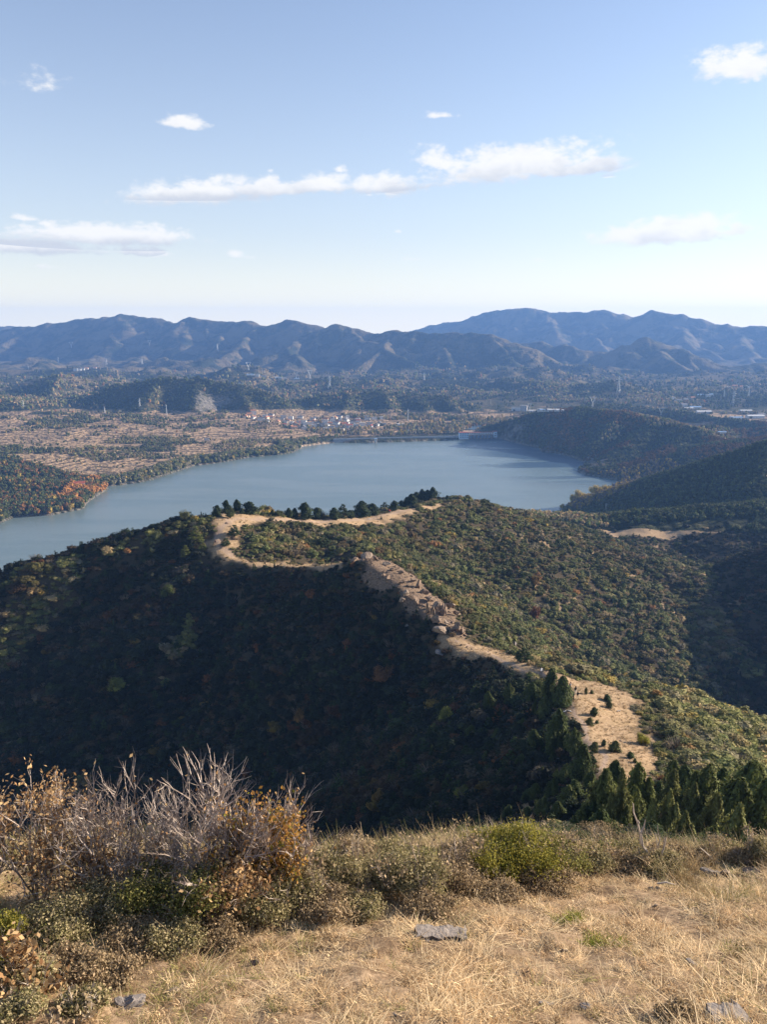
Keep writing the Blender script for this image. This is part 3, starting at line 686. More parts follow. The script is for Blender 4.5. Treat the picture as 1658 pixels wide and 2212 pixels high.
t1 = t1*1.9; tint = np.where(shady[:, None], t2, t1); tint = np.where(near_r[:, None], t4*2.2, tint); t3 = t3*np.where(shady, 1.0, 1.5)[:, None]; tint = np.where(isc[:, None], t3, tint)  # plant mix differs by slope, and its tints also carry sun and shade
tint = tint*(1+.35*c2[:, None])
rustz = (vnoise(x/17, y/17, 207) > .66) & ~isc; tint[rustz] = tint[rustz]*.75+np.array(PAL['rust'])*.22
idx = g.integers(0, 6, n); idx = np.where(isc, np.where(g.random(n) < .22, 6, 7), idx); idx = np.where(~isc & (g.random(n) < .07), 8, idx)
tint[idx == 8] = np.array([.16, .13, .105])*g.uniform(.7, 1.2, ((idx == 8).sum(), 1))
s = np.clip(np.exp(g.normal(.58, .42, n)), .8, 4.2)*np.clip(.55+rr/420, .62, 1.25)
edge_ = softmask(x, y, MEADOW+ROCKP, 7.0, 1.0) > .08; s = np.where(edge_ & (rr < 420), s*.5, s)
s = np.where(isc, np.minimum(s, 2.4)*g.uniform(1.1, 1.6, n), s); hz_ = np.where(isc, g.uniform(.85, 1.2, n), g.uniform(.55, 1.0, n))
sc = np.stack([s*np.where(isc, .95, 1.45), s*np.where(isc, .95, 1.45), s*hz_], 1)
cand = np.nonzero(isc & (rr > 150) & ~((rr < 200) & ~shady))[0]; cand = cand[np.argsort(rr[cand])][:270]
SINGLES = [((x[k], y[k], z[k]-.2), sc[k]*np.array([.9, .9, 1.0]), tint[k]*1.1) for k in cand]; drop = np.zeros(n, bool); drop[cand] = True
x, y, z, s, sc, idx, tint, shady = [q[~drop] for q in (x, y, z, s, sc, idx, tint, shady)]
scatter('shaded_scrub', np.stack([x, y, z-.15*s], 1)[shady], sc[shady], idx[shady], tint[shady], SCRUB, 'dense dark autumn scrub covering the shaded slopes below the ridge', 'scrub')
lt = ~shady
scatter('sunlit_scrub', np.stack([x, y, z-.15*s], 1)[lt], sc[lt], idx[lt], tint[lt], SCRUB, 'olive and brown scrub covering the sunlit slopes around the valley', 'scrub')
print('scrub', n)
# -------- woods further off
g = np.random.default_rng(103)
n0 = 150000
rr = 700*(5200/700)**(g.random(n0)**.95); th = R(1)*g.uniform(-30, 30, n0); x = rr*np.sin(th); y = rr*np.cos(th); z, dc, sdl = H(x, y, True)
ok, u, v = inview(x, y, z, 20); ok &= (sdl > 1.0) & (z > .8); ff = farfield(x, y, z, sdl); wn = fbm(x/75, y/50, 301, 3)+.7*vnoise(x/240, y/160, 305)
cl = softmask(x, y, CLIFF, 6, 14); sdm = softmask(x, y, SANDP, 4, 4)
shoreband = (sdl < 30) & (y > 980) & (x < 100)
popl = (y > 1740) & (z < 14) & (x > -180) & (x < 330) & (y < 2080)
keep = ((ff < .2) | (wn > .6) | (g.random(n0) < .03) | shoreband | (popl & (wn > -.25))) & (cl < .4) & (sdm < .3) & (softmask(x, y, MEADOW) < .3)
damd, _t = dseg(x, y, *lk(722, 957.5), *lk(1078, 948)); keep &= (damd > 42); vill = inpoly(x, y, [(-410, 1960), (-60, 1830), (0, 1900), (-120, 2110), (-420, 2180)])
keep &= ~(vill & (g.random(n0) < .93)); keep &= ~(inpoly(x, y, [(-420, 1700), (0, 1740), (0, 1900), (-420, 1980)]) & (g.random(n0) < .55))
keep &= (rr < 2150) | ((g.random(n0) < .4) & (rr < 3000)) | ((g.random(n0) < .15) & (rr < 3900))
ok &= keep; x, y, z, sdl, ff, wn, dc = [q[ok] for q in (x, y, z, sdl, ff, wn, dc)]
vis = visible(np.stack([x, y, z], 1), 6); x, y, z, sdl, ff, wn, dc = [q[vis] for q in (x, y, z, sdl, ff, wn, dc)]
n = len(x); rr = np.hypot(x, y)
popl = (y > 1740) & (z < 14) & (x > -180) & (x < 330) & (y < 2080); shoreband = (sdl < 42) & (x < 100)
pen = inpoly(x, y, PEN)
lx_, ly_ = nrm(x, y, 10.0); sun_fam = sstep(.8*fbm(x/140, y/140, 331, 3)-2.2*lx_-.6*ly_, -.25, .4)[:, None]; t1a, _ = choose(['dgreen','mgreen','blue','olive'], [34,22,22,14], n, g); t1b, _ = choose(['tan','olive','brown','grey','pale','mgreen','rust'], [24,20,16,16,14,8,3], n, g); t1 = np.where(sun_fam > .12+.76*g.random((n, 1)), t1b*1.7, t1a*1.0)  # plant mix by noise and slope; sunward tints brightened, lighting put into colour
t2, _ = choose(['pale','olive','grey','mgreen','gold'], [30,25,20,12,6], n, g)
t3, _ = choose(['grey','tan','pale','gold','mgreen'], [28,22,25,12,8], n, g)
t4, _ = choose(['dgreen','mgreen','rust','gold','olive'], [38,20,18,8,10], n, g)
t4 = np.where(((x > -480) & (y > 1085) & (vnoise(x/30, y/30, 311) > -.55))[:, None], np.array([.27, .115, .03])*g.uniform(.7, 1.3, (n, 1)), t4)
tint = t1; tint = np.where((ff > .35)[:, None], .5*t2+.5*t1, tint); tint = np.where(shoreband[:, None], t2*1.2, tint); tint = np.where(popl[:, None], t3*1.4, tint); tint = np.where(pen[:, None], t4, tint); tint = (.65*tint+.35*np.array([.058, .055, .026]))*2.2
head = (x > 200) & (y > 1150) & (y < 1900); hr = head & (vnoise(x/55, y/55, 315) > .15); tint[hr] = tint[hr]*.4+np.array([.21, .085, .035])*.6
gold = (x > 255) & (y < 1300) & (sdl < 90) & (y > 980); gi = g.random(n) < .45; tint[gold & gi] = np.array([.34, .24, .045])*g.uniform(.7, 1.2, ((gold & gi).sum(), 1)); tint[gold & ~gi] = np.array([.17, .14, .11])
con = (g.random(n) < .35) & ~popl & ~shoreband
idx = g.integers(0, 3, n); idx = np.where(con, 4, idx); idx = np.where(popl, 3, idx)
s = g.uniform(3.5, 6.5, n)*np.clip(rr/1500, .85, 2.2); s = np.where(popl, s*1.6, s); s = np.where(shoreband, s*1.15+1.5, s); s = np.where(pen, s*1.15+1, s)
sc = np.stack([s*1.2, s*1.2, s*g.uniform(.85, 1.15, n)], 1)
pw = np.stack([x, y, z-.1*s], 1)
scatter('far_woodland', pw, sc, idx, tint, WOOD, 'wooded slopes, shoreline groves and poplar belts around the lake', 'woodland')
print('woods', n)

# ------------------------------------------------------------------ things
def thing(name, loc, label, cat, group=None, rz=0, scale=None):
    o = bpy.data.objects.new(name, None); COL.objects.link(o); o.location = loc; o.rotation_euler = (0, 0, rz)
    o.empty_display_size = .3
    if scale is not None: o.scale = scale
    return tag(o, label, cat, group)
ORD = ['first','second','third','fourth','fifth','sixth','seventh','eighth','ninth','tenth','eleventh','twelfth','thirteenth','fourteenth','fifteenth','sixteenth','seventeenth','eighteenth','nineteenth','twentieth','twenty-first','twenty-second','twenty-third','twenty-fourth','twenty-fifth','twenty-sixth','twenty-seventh','twenty-eighth','twenty-ninth','thirtieth','thirty-first','thirty-second','thirty-third','thirty-fourth','thirty-fifth','thirty-sixth','thirty-seventh','thirty-eighth','thirty-ninth','fortieth','forty-first','forty-second','forty-third','forty-fourth','forty-fifth']
STEEL = simple('galvanised_steel', (.55, .56, .55), (.42, .43, .43), 1, .5, metal=.3)
WHITE = simple('white_render', (.66, .64, .60), (.54, .52, .48), .6, .8)
CREAM = simple('cream_render', (.62, .50, .38), (.5, .4, .3), .6, .8)
BLUEW = simple('pale_blue_render', (.50, .62, .70), (.42, .54, .62), .5, .8)
REDR = simple('red_tile', (.36, .10, .06), (.26, .07, .045), 1.5, .8)
GREYR = simple('grey_tile', (.13, .13, .135), (.2, .19, .185), .8, .8)
ORANR = simple('orange_tile', (.42, .19, .10), (.34, .15, .08), .8, .8)
BLUER = simple('blue_sheet', (.20, .32, .48), (.28, .38, .5), .5, .5)
CONC = simple('concrete', (.32, .31, .29), (.22, .21, .2), .4, .9)
GLASS = simple('window_glass', (.05, .06, .075), (.08, .09, .1), .5, .25)
WOODP = simple('grey_pole', (.45, .42, .38), (.35, .32, .29), 1, .8)
def bars(mb, prs, r):
    for a, b_ in prs: mb.tube([a, b_], [r, r], 4)
def pylon_a():
    mb = MB(); r = .26; lv = [0, 8, 15, 21, 26, 30, 34]; w = [3.6, 2.6, 1.9, 1.4, 1.0, .9, .5]
    cs = [(-1, -1), (1, -1), (1, 1), (-1, 1)]
    for i in range(6):
        for k in range(4):
            a, b_ = cs[k], cs[(k+1) % 4]
            p = lambda c, l: (c[0]*w[l], c[1]*w[l], lv[l])
            bars(mb, [(p(a, i), p(a, i+1))], r); bars(mb, [(p(a, i), p(b_, i+1)), (p(b_, i), p(a, i+1)), (p(a, i+1), p(b_, i+1))], r*.55)
    arm = MB()
    for z, l in ((22.5, 5.5), (26.5, 6.5), (30.5, 4.5)):
        for s in (-1, 1): bars(arm, [((s*.9, -.6, z), (s*l, 0, z+.6)), ((s*.9, .6, z), (s*l, 0, z+.6)), ((s*.9, 0, z+1.5), (s*l, 0, z+.6))], r*.7)
    return mb, arm, 34.0
def pylon_b():
    mb = MB(); r = .34
    for s in (-1, 1):
        for t in (-1, 1):
            bars(mb, [((s*2.0, t*2.0, 0), (s*1.0, t*.9, 14)), ((s*1.0, t*.9, 14), (s*8.5, t*.5, 31)), ((s*.2, t*.6, 15), (s*7.0, t*.4, 31))], r)
        for z in (3, 7, 11): bars(mb, [((s*(2-z*.07), -1.8+z*.06, z), (-s*(2-z*.07), 1.8-z*.06, z+3.5))], r*.6)
        for q in range(4): bars(mb, [((s*(1.2+q*1.9), 0, 15.5+q*4), (s*(1.2+q*1.9+1.2), 0, 17+q*4))], r*.6)
    arm = MB(); bars(arm, [((-12, 0, 31), (12, 0, 31)), ((-9, .4, 32.4), (9, .4, 32.4)), ((-12, 0, 31), (-9, .4, 32.4)), ((12, 0, 31), (9, .4, 32.4)), ((-8.5, 0, 31), (-10, 0, 35)), ((8.5, 0, 31), (10, 0, 35))], r)
    for q in range(-8, 8, 2): bars(arm, [((q, 0, 31), (q+2, .4, 32.4))], r*.6)
    return mb, arm, 35.0
def mono():
    mb = MB(); mb.tube([(0, 0, 0), (0, 0, 15), (0, 0, 30)], [1.1, .8, .5], 8); arm = MB()
    arm.tube([(0, 0, 27.5), (0, 0, 28.5)], [2.0, 2.0], 8); mb.tube([(0, 0, 29.9), (0, 0, 34)], [.2, .12], 4); return mb, arm, 34.0
PYL = {}
for k, fn in (('A', pylon_a), ('B', pylon_b), ('M', mono)):
    a, b_, h = fn(); PYL[k] = (a.build('tower_body', STEEL, link_=False), b_.build('crossarm' if k != 'M' else 'platform', STEEL, link_=False), h)
plist = [(154,752,14,'B','faint V-headed pylon on the shaded mountain, far left'),(323,747,12,'B','faint V-headed pylon on the shaded mountain left of centre'),
 (640,819,15,'B','V-headed pylon on the hills behind the village, left of a pair'),(670,818,19,'B','V-headed pylon behind the village, right one of a pair'),
 (712,840,28,'A','tall three-arm lattice pylon on the hills behind the village'),(537,800,18,'B','faint V-headed pylon at the mountain foot above the quarry'),
 (569,809,13,'B','small faint V-headed pylon at the mountain foot right of the quarry hill'),(360,897,26,'M','slim white mast standing before the dark quarry hill'),
 (302,878,18,'A','lattice pylon against the dark slope left of the quarry'),(226,892,14,'A','lattice pylon on top of the low brown knoll at left'),
 (50,879,15,'A','lattice pylon at the foot of the left brown hills'),(61,799,9,'A','tiny lattice pylon on the skyline of the left hill terrace'),
 (230,788,14,'A','faint lattice pylon against the blue mountain above the left hills'),(126,784,13,'A','faint lattice pylon above the hamlet at far left'),
 (307,787,14,'A','faint lattice pylon on the mountain foot above the long hill'),(470,759,16,'A','faint lattice pylon halfway up the shaded mountain'),
 (720,901,10,'A','small lattice pylon just behind the lakeside village'),(882,909,28,'M','tall slim mast on the flat behind the dam'),
 (917,821,16,'A','lattice pylon on the blue hills above the dam centre'),(960,846,10,'B','small V-headed pylon on a hill above the dam'),
 (1074,801,10,'A','small lattice pylon on the crest of the middle hill'),(1061,873,11,'M','short white mast on the low hill above the gatehouse'),
 (1145,886,15,'B','V-headed pylon beside the white apartment block'),(1337,849,36,'A','tallest lattice pylon, on the wooded hill right of centre'),
 (1281,880,24,'B','V-headed pylon standing above the wooded headland'),(1429,900,20,'B','V-headed pylon on the reddish headland crest'),
 (1565,861,19,'A','left lattice pylon of the three by the right-hand village'),(1585,876,32,'A','tall middle lattice pylon by the right-hand village'),
 (1619,856,17,'A','right lattice pylon of the three by the right-hand village'),(1310,1104,18,'A','near lattice pylon above the yellow trees at the lake end')]
hp, okp, tp = hits([(a[0], a[1]) for a in plist])
prng = random.Random(5)
for q, p, t in zip(plist, hp, tp):
    bm_, am_, h = PYL[q[3]]; s = q[2]*t/F/h
    o = thing('transmission_mast' if q[3] == 'M' else 'pylon', p-np.array([0, 0, .3]), q[4], 'mast' if q[3] == 'M' else 'pylon', 'power pylons and masts across the valley', prng.uniform(-.5, .5), (s, s, s))
    link('tower_body', bm_, o); link('platform' if q[3] == 'M' else 'crossarm', am_, o)
# roadside poles on the terraced fields
pm_ = MB(); pm_.tube([(0, 0, -.3), (0, 0, 8)], [.17, .12], 6); ca = MB(); ca.box((0, 0, 7.4), (1.8, .14, .14)); PM, PC = pm_.build('pole', WOODP, link_=False), ca.build('crossarm', WOODP, link_=False)
pl2 = [(114,1036),(143,1045),(150,1020),(164,1014),(175,1010),(187,1000),(210,998),(221,993),(277,993),(346,986),(439,980),(142,1024)]
hp, _, tp = hits(pl2)
for i, (p, t) in enumerate(zip(hp, tp)):
    s = 10.5*t/F/8; o = thing('utility_pole', p, f'thin pale utility pole on the terraced fields, {ORD[sorted(range(12), key=lambda k: pl2[k][0]).index(i)]} from the left', 'utility pole', 'poles along the field road', 0, (s*1.3, s*1.3, s)); link('pole', PM, o); link('crossarm', PC, o)
# houses
def house_meshes(L, D, h, rh, wm, rm, fl=1, flat=False):
    w = MB(); w.box((0, 0, h/2-.4), (L, D, h+.8)); r = MB()
    if flat: r.box((0, 0, h+.25), (L+.6, D+.6, .5))
    else:
        e = .5; v = [(-L/2-e, -D/2-e, h), (L/2+e, -D/2-e, h), (L/2+e, D/2+e, h), (-L/2-e, D/2+e, h), (-L/2-e, 0, h+rh), (L/2+e, 0, h+rh)]
        r.add(v, [(0, 1, 5, 4), (2, 3, 4, 5)]); r.add(np.array(v)[[0, 3, 4, 1, 2, 5]], [(0, 2, 1), (3, 4, 5)]); r.add(np.array(v)[:4]+[0, 0, -.02], [(3, 2, 1, 0)])
    win = MB(); nx = max(2, int(L/3.2))
    for f in range(fl):
        for i in range(nx):
            xx = -L/2+L*(i+.5)/nx
            for s in (-1, 1): win.box((xx, s*(D/2+.03), h*(f+.55)/fl), (1.5, .12, 1.3*min(1, h/fl/3)))
    door = MB(); door.box((L*.08, -D/2-.04, 1.05), (1.2, .14, 2.1))
    return (w.build('wall', wm, link_=False), r.build('roof', rm, link_=False), win.build('window', GLASS, link_=False), door.build('door', BARK_D, link_=False))
HT = {'white_grey': house_meshes(12, 7.5, 3.8, 2.2, WHITE, GREYR), 'cream_orange': house_meshes(11, 7, 3.8, 2.2, CREAM, ORANR), 'white_flat': house_meshes(11, 8, 6.4, 0, WHITE, CONC, 2, True),
      'white_red': house_meshes(12, 7.5, 3.8, 2.2, WHITE, REDR), 'shed_blue': house_meshes(26, 12, 4, 1.5, WHITE, BLUER), 'shed_white': house_meshes(27, 11, 4, 1.6, WHITE, WHITE)}
DESC = {'white_grey': ('white-walled house under a grey gabled roof', 'house'), 'cream_orange': ('cream-walled house under an orange roof', 'house'), 'white_flat': ('white two-storey flat-roofed house', 'house'),
        'white_red': ('white house under a red roof', 'house'), 'shed_blue': ('long white shed with a pale blue roof', 'shed'), 'shed_white': ('long white shed with a white roof', 'shed')}
def house(kind, p, rz, label, group=None, s=1.0):
    o = thing('shed' if 'shed' in kind else 'house', (p[0], p[1], p[2]-.2), label, DESC[kind][1], group, rz, (s, s, s))
    for nm, me in zip(('wall', 'roof'), HT[kind]): link(nm, me, o)
    return o
g = random.Random(44); kinds = ['white_grey']*5+['white_flat']*3+['cream_orange']*2+['white_red']
cnt = 0; placed = []
VU = [(545,905),(560,912),(820,912),(845,926),(800,934),(690,936),(655,938),(600,926),(530,915)]
while cnt < 92:
    u, v = g.uniform(525, 850), g.uniform(903, 938)
    if not inpoly(np.array([u]), np.array([v]), VU)[0]: continue
    x, y = lk(u, v); y *= .985; x *= .985
    if any(math.hypot(x-a, (y-b)) < 14 for a, b in placed): continue
    placed.append((x, y)); cnt += 1; k = g.choice(kinds); rgn = ('left' if u < 620 else 'middle' if u < 720 else 'right')+' '+('front' if v > 921 else 'back')
    if u < 640 and g.random() < .35: k = 'cream_orange'
    house(k, (x, y, Hs(x, y)), g.uniform(-.3, .3)+(1.57 if g.random() < .25 else 0), f'{DESC[k][0]}, {rgn} part of the lakeside village', f'{k.replace("_", " ")} village houses, {rgn} part', g.uniform(.95, 1.3))
def hrow(lst, where):
    hp, _, t = hits([(a[0], a[1]) for a in lst])
    for i, (q, p) in enumerate(zip(lst, hp)):
        house(q[2], p, q[3] if len(q) > 3 else .1, f'{DESC[q[2]][0]}, {where}, {ORD[i]} from left' if len(lst) > 1 else f'{DESC[q[2]][0]}, {where}', None, q[4] if len(q) > 4 else 1.1)
hrow([(163,801,'white_flat',.2,1.6),(170,800,'white_grey',.1,1.8),(178,799,'white_grey',0,1.8),(186,798,'cream_orange',.1,1.6),(205,796,'cream_orange',.1,1.5)], 'hamlet on the left terrace')
hrow([(520,829,'white_grey',.1,1.3),(541,811,'shed_blue',.1,1.1),(556,813,'white_flat',.1,1.3),(570,815,'white_grey',0,1.3),(602,817,'shed_white',.1,1.1),(615,818,'white_grey',.2,1.3),(641,819,'shed_blue',.1,.9)], 'row at the mountain foot')
hrow([(1152,889,'shed_white',.05,.9),(1168,889,'white_flat',0,1.0),(1178,888,'shed_blue',.1,.9),(1196,888,'shed_white',.05,1.0),(1212,888,'shed_white',.0,.7)], 'row behind the headland')
hrow([(1455,863,'white_flat',.4,1.2),(1466,868,'white_grey',.1,1.6),(1478,878,'white_grey',.3,1.6),(1483,866,'white_flat',0,1.2),(1488,884,'shed_white',.1,1.0),(1497,862,'cream_orange',.2,1.4),(1503,882,'shed_blue',0,1.2),(1512,855,'shed_blue',0,1.1),(1521,893,'shed_white',.05,1.5),(1531,858,'white_flat',.1,1.3),(1542,854,'shed_blue',.1,1.1),(1591,905,'shed_blue',.1,1.2),(1612,890,'shed_white',.05,1.2),(1632,903,'shed_white',.05,1.6),(1646,900,'white_flat',.1,1.4)], 'right-hand valley village')
hrow([(1562,838,'cream_orange',.1,1.5),(1570,840,'white_flat',0,1.2),(1588,837,'cream_orange',0,1.7),(1603,838,'cream_orange',.2,1.5),(1611,837,'white_flat',0,1.2),(1616,839,'white_flat',0,1.2)], 'upper right-hand hamlet')
hrow([(171,1050,'white_red',.3,1.3)], 'by the orange trees of the left peninsula')
hrow([(447,951,'white_grey',.1,.9)], 'alone on the terraced hillside')
hrow([(1560,935,'shed_blue',.2,.7)], 'alone behind the dark right hill')
hrow([(880,935,'white_flat',.1,1.0),(893,923,'white_grey',.1,1.2),(865,918,'shed_white',.0,.7),(1004,916,'white_grey',.1,1.0)], 'among poplars behind the dam')
# apartment block on the cut slope
p = hits([(1132, 888)])[0][0]; o = thing('apartment_building', p-np.array([0, 0, 1.0]), 'white five-storey block on the cut slope above the river', 'building', None, -.25)
mb = MB(); mb.box((0, 0, 8.5), (20, 12, 17)); mb.box((-22, 2, 5.5), (24, 9, 11)); mb.build('wall', WHITE, o); mb = MB(); mb.box((0, 0, 17.3), (21, 13, .6)); mb.box((-22, 2, 11.3), (25, 10, .6)); mb.build('roof', CONC, o)
for f in range(5):
    mb = MB(); mb.box((0, -6.05, 2.4+f*3.3), (17.5, .2, 1.3)); mb.build('window_row', GLASS, o)
# dam, gatehouse, intake tower
A_ = np.array(lk(722, 957.5)); B_ = np.array(lk(1078, 948)); L = float(np.linalg.norm(B_-A_)); th = math.atan2(B_[1]-A_[1], B_[0]-A_[0])
dm = thing('dam', (A_[0], A_[1], 0), 'long low concrete dam closing the far end of the lake', 'dam', None, th)
mb = MB(); v = [(0, 4, -6), (L, 4, -6), (L, 10, 7.4), (0, 10, 7.4), (0, 16, 7.4), (L, 16, 7.4), (L, 30, -3), (0, 30, -3)]; mb.add(v, [(0, 1, 2, 3), (3, 2, 5, 4), (4, 5, 6, 7), (0, 3, 4, 7), (1, 6, 5, 2)]); mb.build('embankment', CONC, dm)
mb = MB(); mb.box((L/2, 10.2, 7.95), (L, .35, 1.1)); mb.build('parapet', WHITE, dm); mb = MB(); mb.box((L/2, 15.8, 7.8), (L, .3, .8)); mb.build('parapet', CONC, dm)
def at_d(u, v):  # metres along the dam
    x, y = lk(u, v); return (x-A_[0])*math.cos(th)+(y-A_[1])*math.sin(th)
s0, s1, s2 = at_d(993, 950), at_d(1012, 949.5), at_d(1072, 947)
gh = thing('gatehouse', (A_[0]+math.cos(th)*s0, A_[1]+math.sin(th)*s0, 0), 'pale blue gatehouse with red roofs and a long gallery at the dam end', 'building', None, th)
w1 = s1-s0; w2 = s2-s0; mb = MB(); mb.box((w1/2, 5, 9), (w1, 14, 14)); mb.box((w2-4, 5, 10), (8, 10, 13)); mb.build('wall', BLUEW, gh)
mb = MB(); mb.box((w1/2, 5, 2), (w1+1, 15.5, 1.6)); mb.build('plinth', WHITE, gh)
mb = MB(); mb.box((w1/2, 5, 16.4), (w1+1, 15, .9)); mb.box((w2-4, 5, 17), (9, 11, .9)); mb.build('roof', REDR, gh)
mb = MB(); mb.box(((w1+w2-8)/2, 5, 13), (w2-w1-8, 6, 4.5)); mb.build('gallery', WHITE, gh); mb = MB(); mb.box(((w1+w2-8)/2, 5, 15.6), (w2-w1-8, 7, .6)); mb.build('gallery_roof', REDR, gh)
for k in range(7): mb = MB(); mb.box((w1+(w2-w1-8)*(k+.5)/7, 5, 5.5), (1.4, 8, 10.5)); mb.build('pier', CONC, gh)
for k in range(6): mb = MB(); mb.box((w1+(w2-w1-8)*(k+1)/7, 7, 4.8), (5.5, .6, 6)); mb.build('sluice_gate', BLUER, gh)
for k in range(3):
    for j in range(4): mb = MB(); mb.box((w1*(j+.5)/4, -2.05, 5.2+k*4.2), (2.2, .25, 2.0)); mb.build('window', GLASS, gh)
mb = MB()
for k in range(14): mb.box((w1+(w2-w1-8)*(k+.5)/14, 1.95, 13.2), (2.0, .15, 1.8))
mb.build('gallery_window', GLASS, gh)
for k in range(2): mb = MB(); mb.box((w2-4, -.05, 7.5+k*4.5), (4, .2, 1.8)); mb.build('window', GLASS, gh)
x, y = lk(812, 957); it = thing('intake_tower', (x, y, 0), 'small white intake tower standing in the water before the dam', 'tower'); mb = MB(); mb.tube([(0, 0, -3), (0, 0, 4)], [2.2, 2.2], 12); mb.build('pillar', CONC, it); mb = MB(); mb.box((0, 0, 7), (6, 6, 6)); mb.build('cabin', WHITE, it); mb = MB(); mb.box((0, 0, 10.2), (7, 7, .5)); mb.build('roof', BLUER, it); mb = MB(); mb.box((0, -3.02, 7.4), (2, .12, 1.6)); mb.build('window', GLASS, it)
# river below the gatehouse
V = []; rv = [(1012,937),(1022,933),(1034,928),(1045,923)]
for (u, v) in rv: x, y = lk(u, v); V += [(x-16, y, 0), (x+26, y, 0)]
V = np.array(V); V[:, 2] = H(V[:, 0], V[:, 1]).max()+.3; rvo = link('river', mesh_np('river', V, np.array([(0,1,3,2),(2,3,5,4),(4,5,7,6)]), False, [WATER])); tag(rvo, kind='structure')

# ------------------------------------------------------------------ single trees
def protos(fn, seeds): return [fn(s).build('crown', LEAF_O, link_=False) for s in seeds]
JN = protos(lambda s: juniper(s, 3600, .021, .27, point=.56), (51, 52))+protos(lambda s: juniper_clump(s, 5200, .021, .25), (91, 92, 93, 94)); JF = protos(lambda s: juniper(s, 750, .042, .30, point=.5), (54, 55, 56))
JW = protos(lambda s: juniper(s, 900, .045, .48, point=.55), (57, 58)); PN = protos(lambda s: pine(s, 1500, .03), (61, 62)); PS = protos(lambda s: pine(s, 420, .05, .4, .18), (63, 64, 65))
BR = protos(lambda s: mkblob(s, .52, .92, 7, 1500, .03, core=.7), (71, 72, 73)); TRK = [trunk_mb(.75, .03, s, 5, .2).build('trunk', BARK, link_=False) for s in (1, 2)]
TRP = [trunk_mb(.95, .028, s, 9, .3, lo=.2).build('trunk', BARK, link_=False) for s in (3, 4)]
def plant(name, x, y, h, wid, meshes, tint, label, cat, group=None, trunks=None, i=0, z=None):
    z = Hs(x, y) if z is None else z
    o = thing(name, (x, y, z-.04*h), label, cat, group, rnd.uniform(0, 6.28), (wid, wid, h))
    c = link('crown', meshes[i % len(meshes)], o); c.color = c4(tint); link('trunk', (trunks or TRK)[i % 2], o); return o
def wscale(wu, hu, meshw): return wu/hu/(2*meshw*1.25)
def put(lst, fn, maxd=0):
    uv = np.array([(a[0], a[1]) for a in lst], float); hp, ok, t = hits(uv)
    for _ in range(14):
        if not maxd or (t < maxd).all(): break
        uv[:, 1] += np.where(t >= maxd, 1.5, 0); hp, ok, t = hits(uv)
    for i, (q, p, tt) in enumerate(zip(lst, hp, t)): fn(i, q, p, q[2]*tt/F, q[3]*tt/F)
dj = (.030, .048, .014); lj = (.10, .115, .035)
crest = [(399,1124,22,20,'y'),(453,1147,20,14,'p'),(470,1116,20,18,'j'),(490,1104,22,15,'j'),(497,1120,18,22,'o'),(512,1106,22,15,'j'),(540,1108,21,27,'j'),(523,1110,9,8,'j'),(589,1113,9,9,'j'),(602,1115,13,18,'o'),(624,1118,17,14,'j'),(637,1118,17,13,'j'),(660,1120,28,30,'w'),(686,1120,19,27,'w'),(722,1121,20,20,'j'),(742,1117,24,28,'p'),(757,1113,14,20,'w'),(783,1112,27,27,'j'),(806,1109,20,27,'w'),(832,1101,17,22,'p'),(852,1096,17,19,'w'),(868,1095,14,12,'j'),(879,1093,17,17,'w'),(889,1090,20,19,'j'),(900,1088,22,18,'j'),(912,1086,25,17,'j'),(924,1084,22,19,'j'),(935,1083,25,18,'j'),(948,1082,8,8,'j'),(967,1081,9,8,'j')]
def fc(i, q, p, h, w):
    nm = {'j': 'juniper', 'w': 'juniper', 'p': 'pine_tree', 'y': 'broadleaf_tree', 'o': 'bush'}[q[4]]; ds = {'j': 'dark upright juniper', 'w': 'dark broad rounded juniper', 'p': 'dark flat-branched pine', 'y': 'pale green round tree', 'o': 'olive rounded bush'}[q[4]]
    ms = {'j': JF, 'w': JW, 'p': PN, 'y': BR, 'o': BR}[q[4]]; mw = {'j': .22, 'w': .42, 'p': .42, 'y': .45, 'o': .45}[q[4]]
    plant(nm, p[0], p[1], h*1.28, 1.12*w/(2*mw), ms, {'y': (.12, .12, .05), 'o': (.05, .06, .02)}.get(q[4], (.026, .040, .014)), f'{ds} on the bare lakeside crest, {ORD[i]} from the left', 'bush' if q[4] == 'o' else 'tree', 'junipers and trees on the bare crest', TRP if q[4] == 'p' else TRK, i)
put(crest, fc, 525)
hilt = [(507,1160,28,30,'p'),(488,1180,18,24,'p'),(579,1142,18,32,'p'),(785,1152,20,28,'p'),(698,1184,26,34,'p'),(425,1176,40,34,'q'),(438,1190,22,22,'q'),(402,1206,30,24,'q'),(432,1150,16,14,'q'),(364,1290,36,36,'g'),(830,1474,40,56,'r'),(1133,1429,32,44,'p'),(1107,1415,12,18,'p'),(1389,1608,27,30,'Y'),(1432,1694,24,26,'R'),(965,1560,42,40,'G'),(1000,1735,40,40,'G'),(650,1560,34,30,'s'),(1157,1263,26,24,'s'),(1155,1340,36,26,'R'),(255,1490,30,44,'G'),(1165,1492,32,26,'g')]
